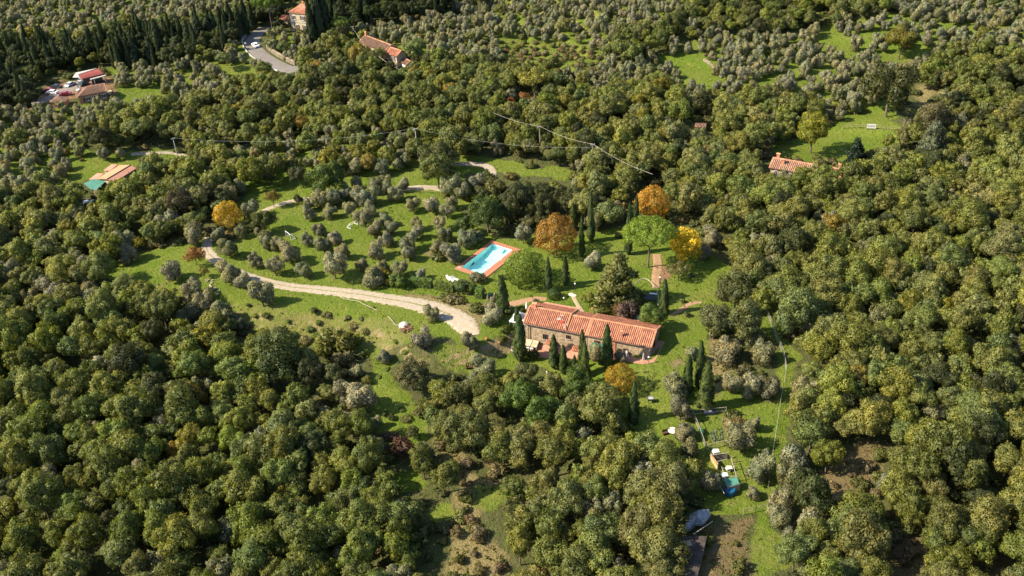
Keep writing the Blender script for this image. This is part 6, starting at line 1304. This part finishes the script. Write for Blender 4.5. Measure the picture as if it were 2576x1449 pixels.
for key in ('oak', 'holm', 'olive', 'shrub', 'cypress'):
    L_ = [p for p in PL if KEY[p[0]] == key]; have = sum(1 for t in TREES if t[1] == key); L_.sort(key=lambda p: -p[5] * p[9]); m_ = max(0, 296 - have)
    inview = [p for p in L_ if -40 < p[7] < IW + 40 and -20 < p[8] < IH + 100]; out = [p for p in L_ if not (-40 < p[7] < IW + 40 and -20 < p[8] < IH + 100)]
    FARSTUFF[key] = inview[m_:] + out
    for (kk, k, x, y, z, r, h, u, v, s_, pv) in inview[:m_]:
        X_, Y_ = x, y; c = colour(kk, k, pv)
        if kk == 'cyp': plant('cypress', (x, y, z), 1.0, h, c)
        elif kk == 'shrub': plant('shrub', (x, y, z), r, h, c)
        else: plant(KEY[kk], (x, y, z), r, h, c, mesh=None if kk != 'olive' else 'olive', style='olive' if kk == 'olive' else 'oak', vz=random.uniform(.85, 1.35))
# the rest of each kind, farther off or smaller: one mass per kind, crowns scattered by geometry nodes
LOW = {}
def mass_crowns(kind):
    if kind not in LOW:
        c = bpy.data.collections.new('crowns_' + kind)
        n, sz, el = {'oak': (3600, .078, 1.4), 'olive': (2000, .105, 1.9), 'shrub': (420, .20, 1.5), 'cypress': (1800, .034, 2.2)}[kind]
        for k in range(9 if kind != 'cypress' else 4):
            rng = np.random.default_rng(900 + k); P, d = tree_points(kind, n, rng)
            V, F, G = leaf_quads(P, d, sz, rng, el, .8, (0, 0, 1) if kind == 'cypress' else None, .12)
            c.objects.link(bpy.data.objects.new('crown_mass', np_mesh('crown_mass_' + kind, V, F, None, LEAFI, normals=G)))
        LOW[kind] = c
    return LOW[kind]
def scatter(name, kind, pos, scl, colr):
    n = len(pos); me = bpy.data.meshes.new(name); me.vertices.add(n); me.vertices.foreach_set('co', np.asarray(pos, np.float32).ravel())
    a = me.attributes.new('scl', 'FLOAT_VECTOR', 'POINT'); a.data.foreach_set('vector', np.asarray(scl, np.float32).ravel())
    a = me.attributes.new('rz', 'FLOAT_VECTOR', 'POINT'); rz = np.zeros((n, 3), np.float32); rz[:, 2] = RNG.uniform(0, 6.28, n); a.data.foreach_set('vector', rz.ravel())
    a = me.attributes.new('vi', 'INT', 'POINT'); a.data.foreach_set('value', RNG.integers(0, 1000, n).astype(np.int32))
    a = me.attributes.new('leaf', 'FLOAT_COLOR', 'POINT'); a.data.foreach_set('color', np.concatenate([np.asarray(colr, np.float32), np.ones((n, 1), np.float32)], 1).ravel())
    o = link(name, me); g = bpy.data.node_groups.new('scatter', 'GeometryNodeTree')
    g.interface.new_socket('Geometry', in_out='INPUT', socket_type='NodeSocketGeometry'); g.interface.new_socket('Geometry', in_out='OUTPUT', socket_type='NodeSocketGeometry')
    gi = g.nodes.new('NodeGroupInput'); go = g.nodes.new('NodeGroupOutput'); ip = g.nodes.new('GeometryNodeInstanceOnPoints'); ci = g.nodes.new('GeometryNodeCollectionInfo')
    ci.inputs[0].default_value = mass_crowns(kind); ci.inputs['Separate Children'].default_value = True; ci.inputs['Reset Children'].default_value = True
    def attr(nm, ty):
        q = g.nodes.new('GeometryNodeInputNamedAttribute'); q.data_type = ty; q.inputs[0].default_value = nm; return q.outputs[0]
    L = g.links.new; L(gi.outputs[0], ip.inputs['Points']); L(ci.outputs[0], ip.inputs['Instance']); ip.inputs['Pick Instance'].default_value = True
    L(attr('vi', 'INT'), ip.inputs['Instance Index']); L(attr('rz', 'FLOAT_VECTOR'), ip.inputs['Rotation']); L(attr('scl', 'FLOAT_VECTOR'), ip.inputs['Scale']); L(ip.outputs[0], go.inputs[0])
    md = o.modifiers.new('scatter', 'NODES'); md.node_group = g; return o
NM = {'oak': ('wood_canopy', 'far green wood of oaks merging beyond the individually standing trees', 'wood'), 'holm': ('dark_wood', 'dark evergreen wood at the far left', 'wood'), 'olive': ('far_olive_grove', 'grey green mass of farther olives on the hillsides', 'olive grove'), 'shrub': ('scrub', 'low brown and green scrub', 'scrub'), 'cypress': ('far_cypresses', 'dark cypress mass in the far left wood', 'wood')}
for key, L_ in FARSTUFF.items():
    if not L_: continue
    mk = {'holm': 'oak'}.get(key, key); pos, scl, cl = [], [], []
    for (kk, k, x, y, z, r, h, u, v, s_, pv) in L_:
        X_, Y_ = x, y; cl.append(colour(kk, k, pv)); vz = random.uniform(.85, 1.3) if mk != 'cypress' else 1
        pos.append((x, y, z + (h if mk != 'cypress' else 0))); scl.append((r, r, r * vz) if mk != 'cypress' else (h, h, h))
    o = scatter(NM[key][0], mk, pos, scl, cl); tag(o, NM[key][1], NM[key][2], kind='stuff')
    print('mass', key, len(L_))
print('individual', {k: sum(1 for t in TREES if t[1] == k) for k in ('oak', 'holm', 'olive', 'shrub', 'cypress')})

# undergrowth between the trunks of the woods
ng = 30000; ux = rg.uniform(-330, 300, ng); uy = rg.uniform(88, 520, ng); uz = T(ux, uy); uu, uv_, uw = proj(np.stack([ux, uy, uz], -1))
cv_ = ground_cover(ux, uy, uz); k_ = (uu > -20) & (uu < IW + 20) & (uv_ > -10) & (uv_ < IH + 30) & (cv_[:, 0] < .2) & (cv_[:, 2] < .4) & (rg.random(ng) < .38)
k_ &= (np.abs(sdist(ux, uy, ROADQ[:, :2])) > 6)
ux, uy, uz = ux[k_], uy[k_], uz[k_]; sx = .7 + 1.9 * rg.beta(1.2, 2.2, len(ux))
o = scatter('undergrowth', 'shrub', np.stack([ux, uy, uz + .3 * sx], 1), np.stack([sx, sx, sx * .9], 1), [jit(((.085, .10, .03), (.10, .11, .035), (.12, .10, .045))[j % 3], .25) for j in range(len(ux))])
tag(o, 'low undergrowth between the trees of the woods', 'undergrowth', kind='stuff')

# --- labels for the trees that were not described by hand
LM = {'villa': (755, 50), 'car park': (150, 235), 'road bend': (640, 120), 'long farm building': (940, 125), 'orange roofed house': (290, 435), 'leaning utility pole': (440, 370), 'middle utility pole': (1045, 335),
 'golden roadside tree': (570, 540), 'white football goal': (726, 590), 'yellow tipped goal': (891, 565), 'swimming pool': (1225, 650), 'hedge': (1100, 712), 'copper orange tree': (1399, 595), 'umbrella pine': (1635, 590),
 'farmhouse': (1480, 830), 'driveway bend': (530, 620), 'left meadow': (430, 680), 'forecourt': (1170, 822), 'silver olive': (910, 1000), 'giant dark oak': (698, 905), 'vegetable garden': (1790, 1080), 'animal pen': (1820, 1190), 'dark shed': (1730, 1390),
 'three cypresses': (1750, 950), 'wire fence': (1965, 930), 'right hand farmhouse': (2020, 415), 'stone hut': (1760, 320), 'white banner': (2191, 317), 'track bend': (1215, 430), 'poplar': (1345, 205), 'bright cable': (1420, 335),
 'dry slope': (1200, 1330), 'bottom left corner': (60, 1400), 'bottom right corner': (2520, 1400), 'left edge': (20, 800), 'right edge': (2556, 800), 'top right corner': (2530, 40), 'top left corner': (40, 30), 'lower left yellow tree': (478, 1100), 'top edge': (1600, 15), 'lower right scrub': (2140, 1190)}
lk = list(LM); LP = np.array([LM[k] for k in lk], float)
def adj(kind, col, r):
    if kind == 'olive': return 'grey green olive' 
    if kind == 'shrub': return 'low brownish shrub' if col[0] > col[1] else 'low green shrub'
    if kind == 'holm': return 'dark evergreen tree'
    if kind == 'cypress': return 'dark cypress'
    if col[0] > .13 and col[0] > col[1] * 1.07: return 'yellowish oak'
    return 'large green oak' if r > 4.1 else ('middling green oak' if r > 3.2 else 'small green oak')
groups = {}
for (t, kind, base, r, col, lb) in TREES:
    if lb: continue
    u, v, _ = proj(np.array([[float(base[0]), float(base[1]), float(base[2]) + r]])); u, v = float(u[0]), float(v[0])
    d = np.hypot(LP[:, 0] - u, (LP[:, 1] - v) * 1.3); i = int(d.argmin()); dx, dy = u - LP[i, 0], v - LP[i, 1]
    edge = lk[i] in ('top edge', 'left edge', 'right edge') or 'corner' in lk[i]
    if edge: rel = 'near'
    elif abs(dx) > abs(dy) * 1.2: rel = 'right of' if dx > 0 else 'left of'
    else: rel = 'in front of' if dy > 0 else 'behind'
    groups.setdefault((adj(kind, col, r), rel, lk[i]), []).append((d[i], t, kind))
ORD = ['nearest', 'second nearest', 'third nearest', 'fourth nearest', 'fifth nearest', 'sixth nearest', 'seventh nearest', 'eighth nearest', 'ninth nearest', 'tenth nearest', 'eleventh nearest', 'twelfth nearest']
for (a, rel, lm), L_ in groups.items():
    L_.sort(key=lambda q: q[0])
    the = '' if lm.startswith('bottom of') else 'the '
    for k, (d, t, kind) in enumerate(L_):
        if 'group' in t.keys(): t['label'] = 'dark slender ' + {'cypresses in the row at the top of the photo': 'cypress in the tall row behind the villa', 'dark cypresses in the wood left of the road bend': 'cypress in the shaded wood left of the road bend'}[t['group']]; continue
        if len(L_) <= 12: t['label'] = f"{a} {rel} {the}{lm}" + (f", {ORD[k]} to it" if len(L_) > 1 else '')
        else: t['label'] = f"{a} among many alike {rel} {the}{lm}"; t['group'] = f"{a.replace('cypress', 'cypresse')}s {rel} {the}{lm}"

# ------------------------------------------------------------------ ground cover: tufts, weeds and low brush on the open land
n = 60000; gx = rg.uniform(-150, 130, n); gy = rg.uniform(100, 420, n); gz_ = T(gx, gy); gu, gv, gw = proj(np.stack([gx, gy, gz_], -1))
cov = ground_cover(gx, gy, gz_); roadmask = np.zeros(n, bool)
keep = (gu > 0) & (gu < IW) & (gv > 0) & (gv < IH)
lxx = (gx - POOLC[0]) * pex[0] + (gy - POOLC[1]) * pex[1]; lyy = (gx - POOLC[0]) * pey[0] + (gy - POOLC[1]) * pey[1]
keep &= ~((np.abs(lxx) < POOLL / 2 + 2.5) & (np.abs(lyy) < POOLW / 2 + 2.5))
hx_ = (gx - HC[0]) * hex_[0] + (gy - HC[1]) * hex_[1]; hy_ = (gx - HC[0]) * hey[0] + (gy - HC[1]) * hey[1]; keep &= ~((np.abs(hx_) < 17) & (hy_ > -9) & (hy_ < 6.5))
drv = np.array([place(u, v)[:2] for u, v in ((530,590),(522,628),(545,655),(590,682),(650,703),(720,720),(800,729),(880,738),(960,750),(1040,762),(1100,775),(1160,795),(1205,812))])
dd = np.abs(sdist(gx, gy, drv)); keep &= dd > 2.6 + 1.6 * np.clip((gx + 40) / 40, 0, 1)
rdm = np.abs(sdist(gx, gy, ROADQ[:, :2])); keep &= rdm > 4
rough = np.clip(cov[:, 1] * 1.3 + .15 * (cov[:, 0] > .9) + .5 * (cov[:, 0] < .2), 0, 1) * (wob(gx, gy, .23) > -.5)
keep &= rg.random(n) < rough * .85
gx, gy, gz_, cov = gx[keep], gy[keep], gz_[keep], cov[keep]; m_ = len(gx); per = 5
bx = np.repeat(np.stack([gx, gy, gz_], -1), per, 0); ang = rg.uniform(0, 6.28, m_ * per); rad = rg.uniform(.05, .5, m_ * per); hh = np.repeat(rg.uniform(.15, .55, m_) * (.6 + .6 * cov[:, 1]), per) * rg.uniform(.6, 1.2, m_ * per)
p0_ = bx + np.stack([np.cos(ang) * rad, np.sin(ang) * rad, -.03 + 0 * ang], -1); w_ = rg.uniform(.10, .3, m_ * per); a2 = rg.uniform(0, 6.28, m_ * per); dv = np.stack([np.cos(a2) * w_, np.sin(a2) * w_, 0 * w_], -1)
top = p0_ + np.stack([rg.normal(0, .12, m_ * per), rg.normal(0, .12, m_ * per), hh], -1)
V = np.stack([p0_ - dv, p0_ + dv, top], 1).reshape(-1, 3); F = np.arange(len(V)).reshape(-1, 3)
pal = np.array([(.085, .12, .015), (.12, .13, .025), (.17, .145, .065), (.13, .105, .06), (.05, .07, .018)])
dry = cov[:, 1] > .4; ci_ = np.where(dry, rg.choice([1, 2, 2, 3, 1], m_), np.where(cov[:, 0] > .5, rg.choice([0, 0, 1, 4], m_), rg.choice([4, 3, 1], m_)))
cl = np.repeat(pal[ci_] * rg.uniform(.75, 1.25, (m_, 1)), per * 3, 0); cl = np.concatenate([cl, np.ones((len(cl), 1))], 1)
o = link('weeds', np_mesh('weeds', V, F, {'leaf': cl}, LEAFS)); tag(o, 'grass tufts, weeds and dry stalks on the open slopes', 'weeds', kind='stuff')
print('weeds', m_, 'objects', len(bpy.data.objects), 'tris', sum(len(me.polygons) * (len(me.polygons) and 2) for me in bpy.data.meshes))
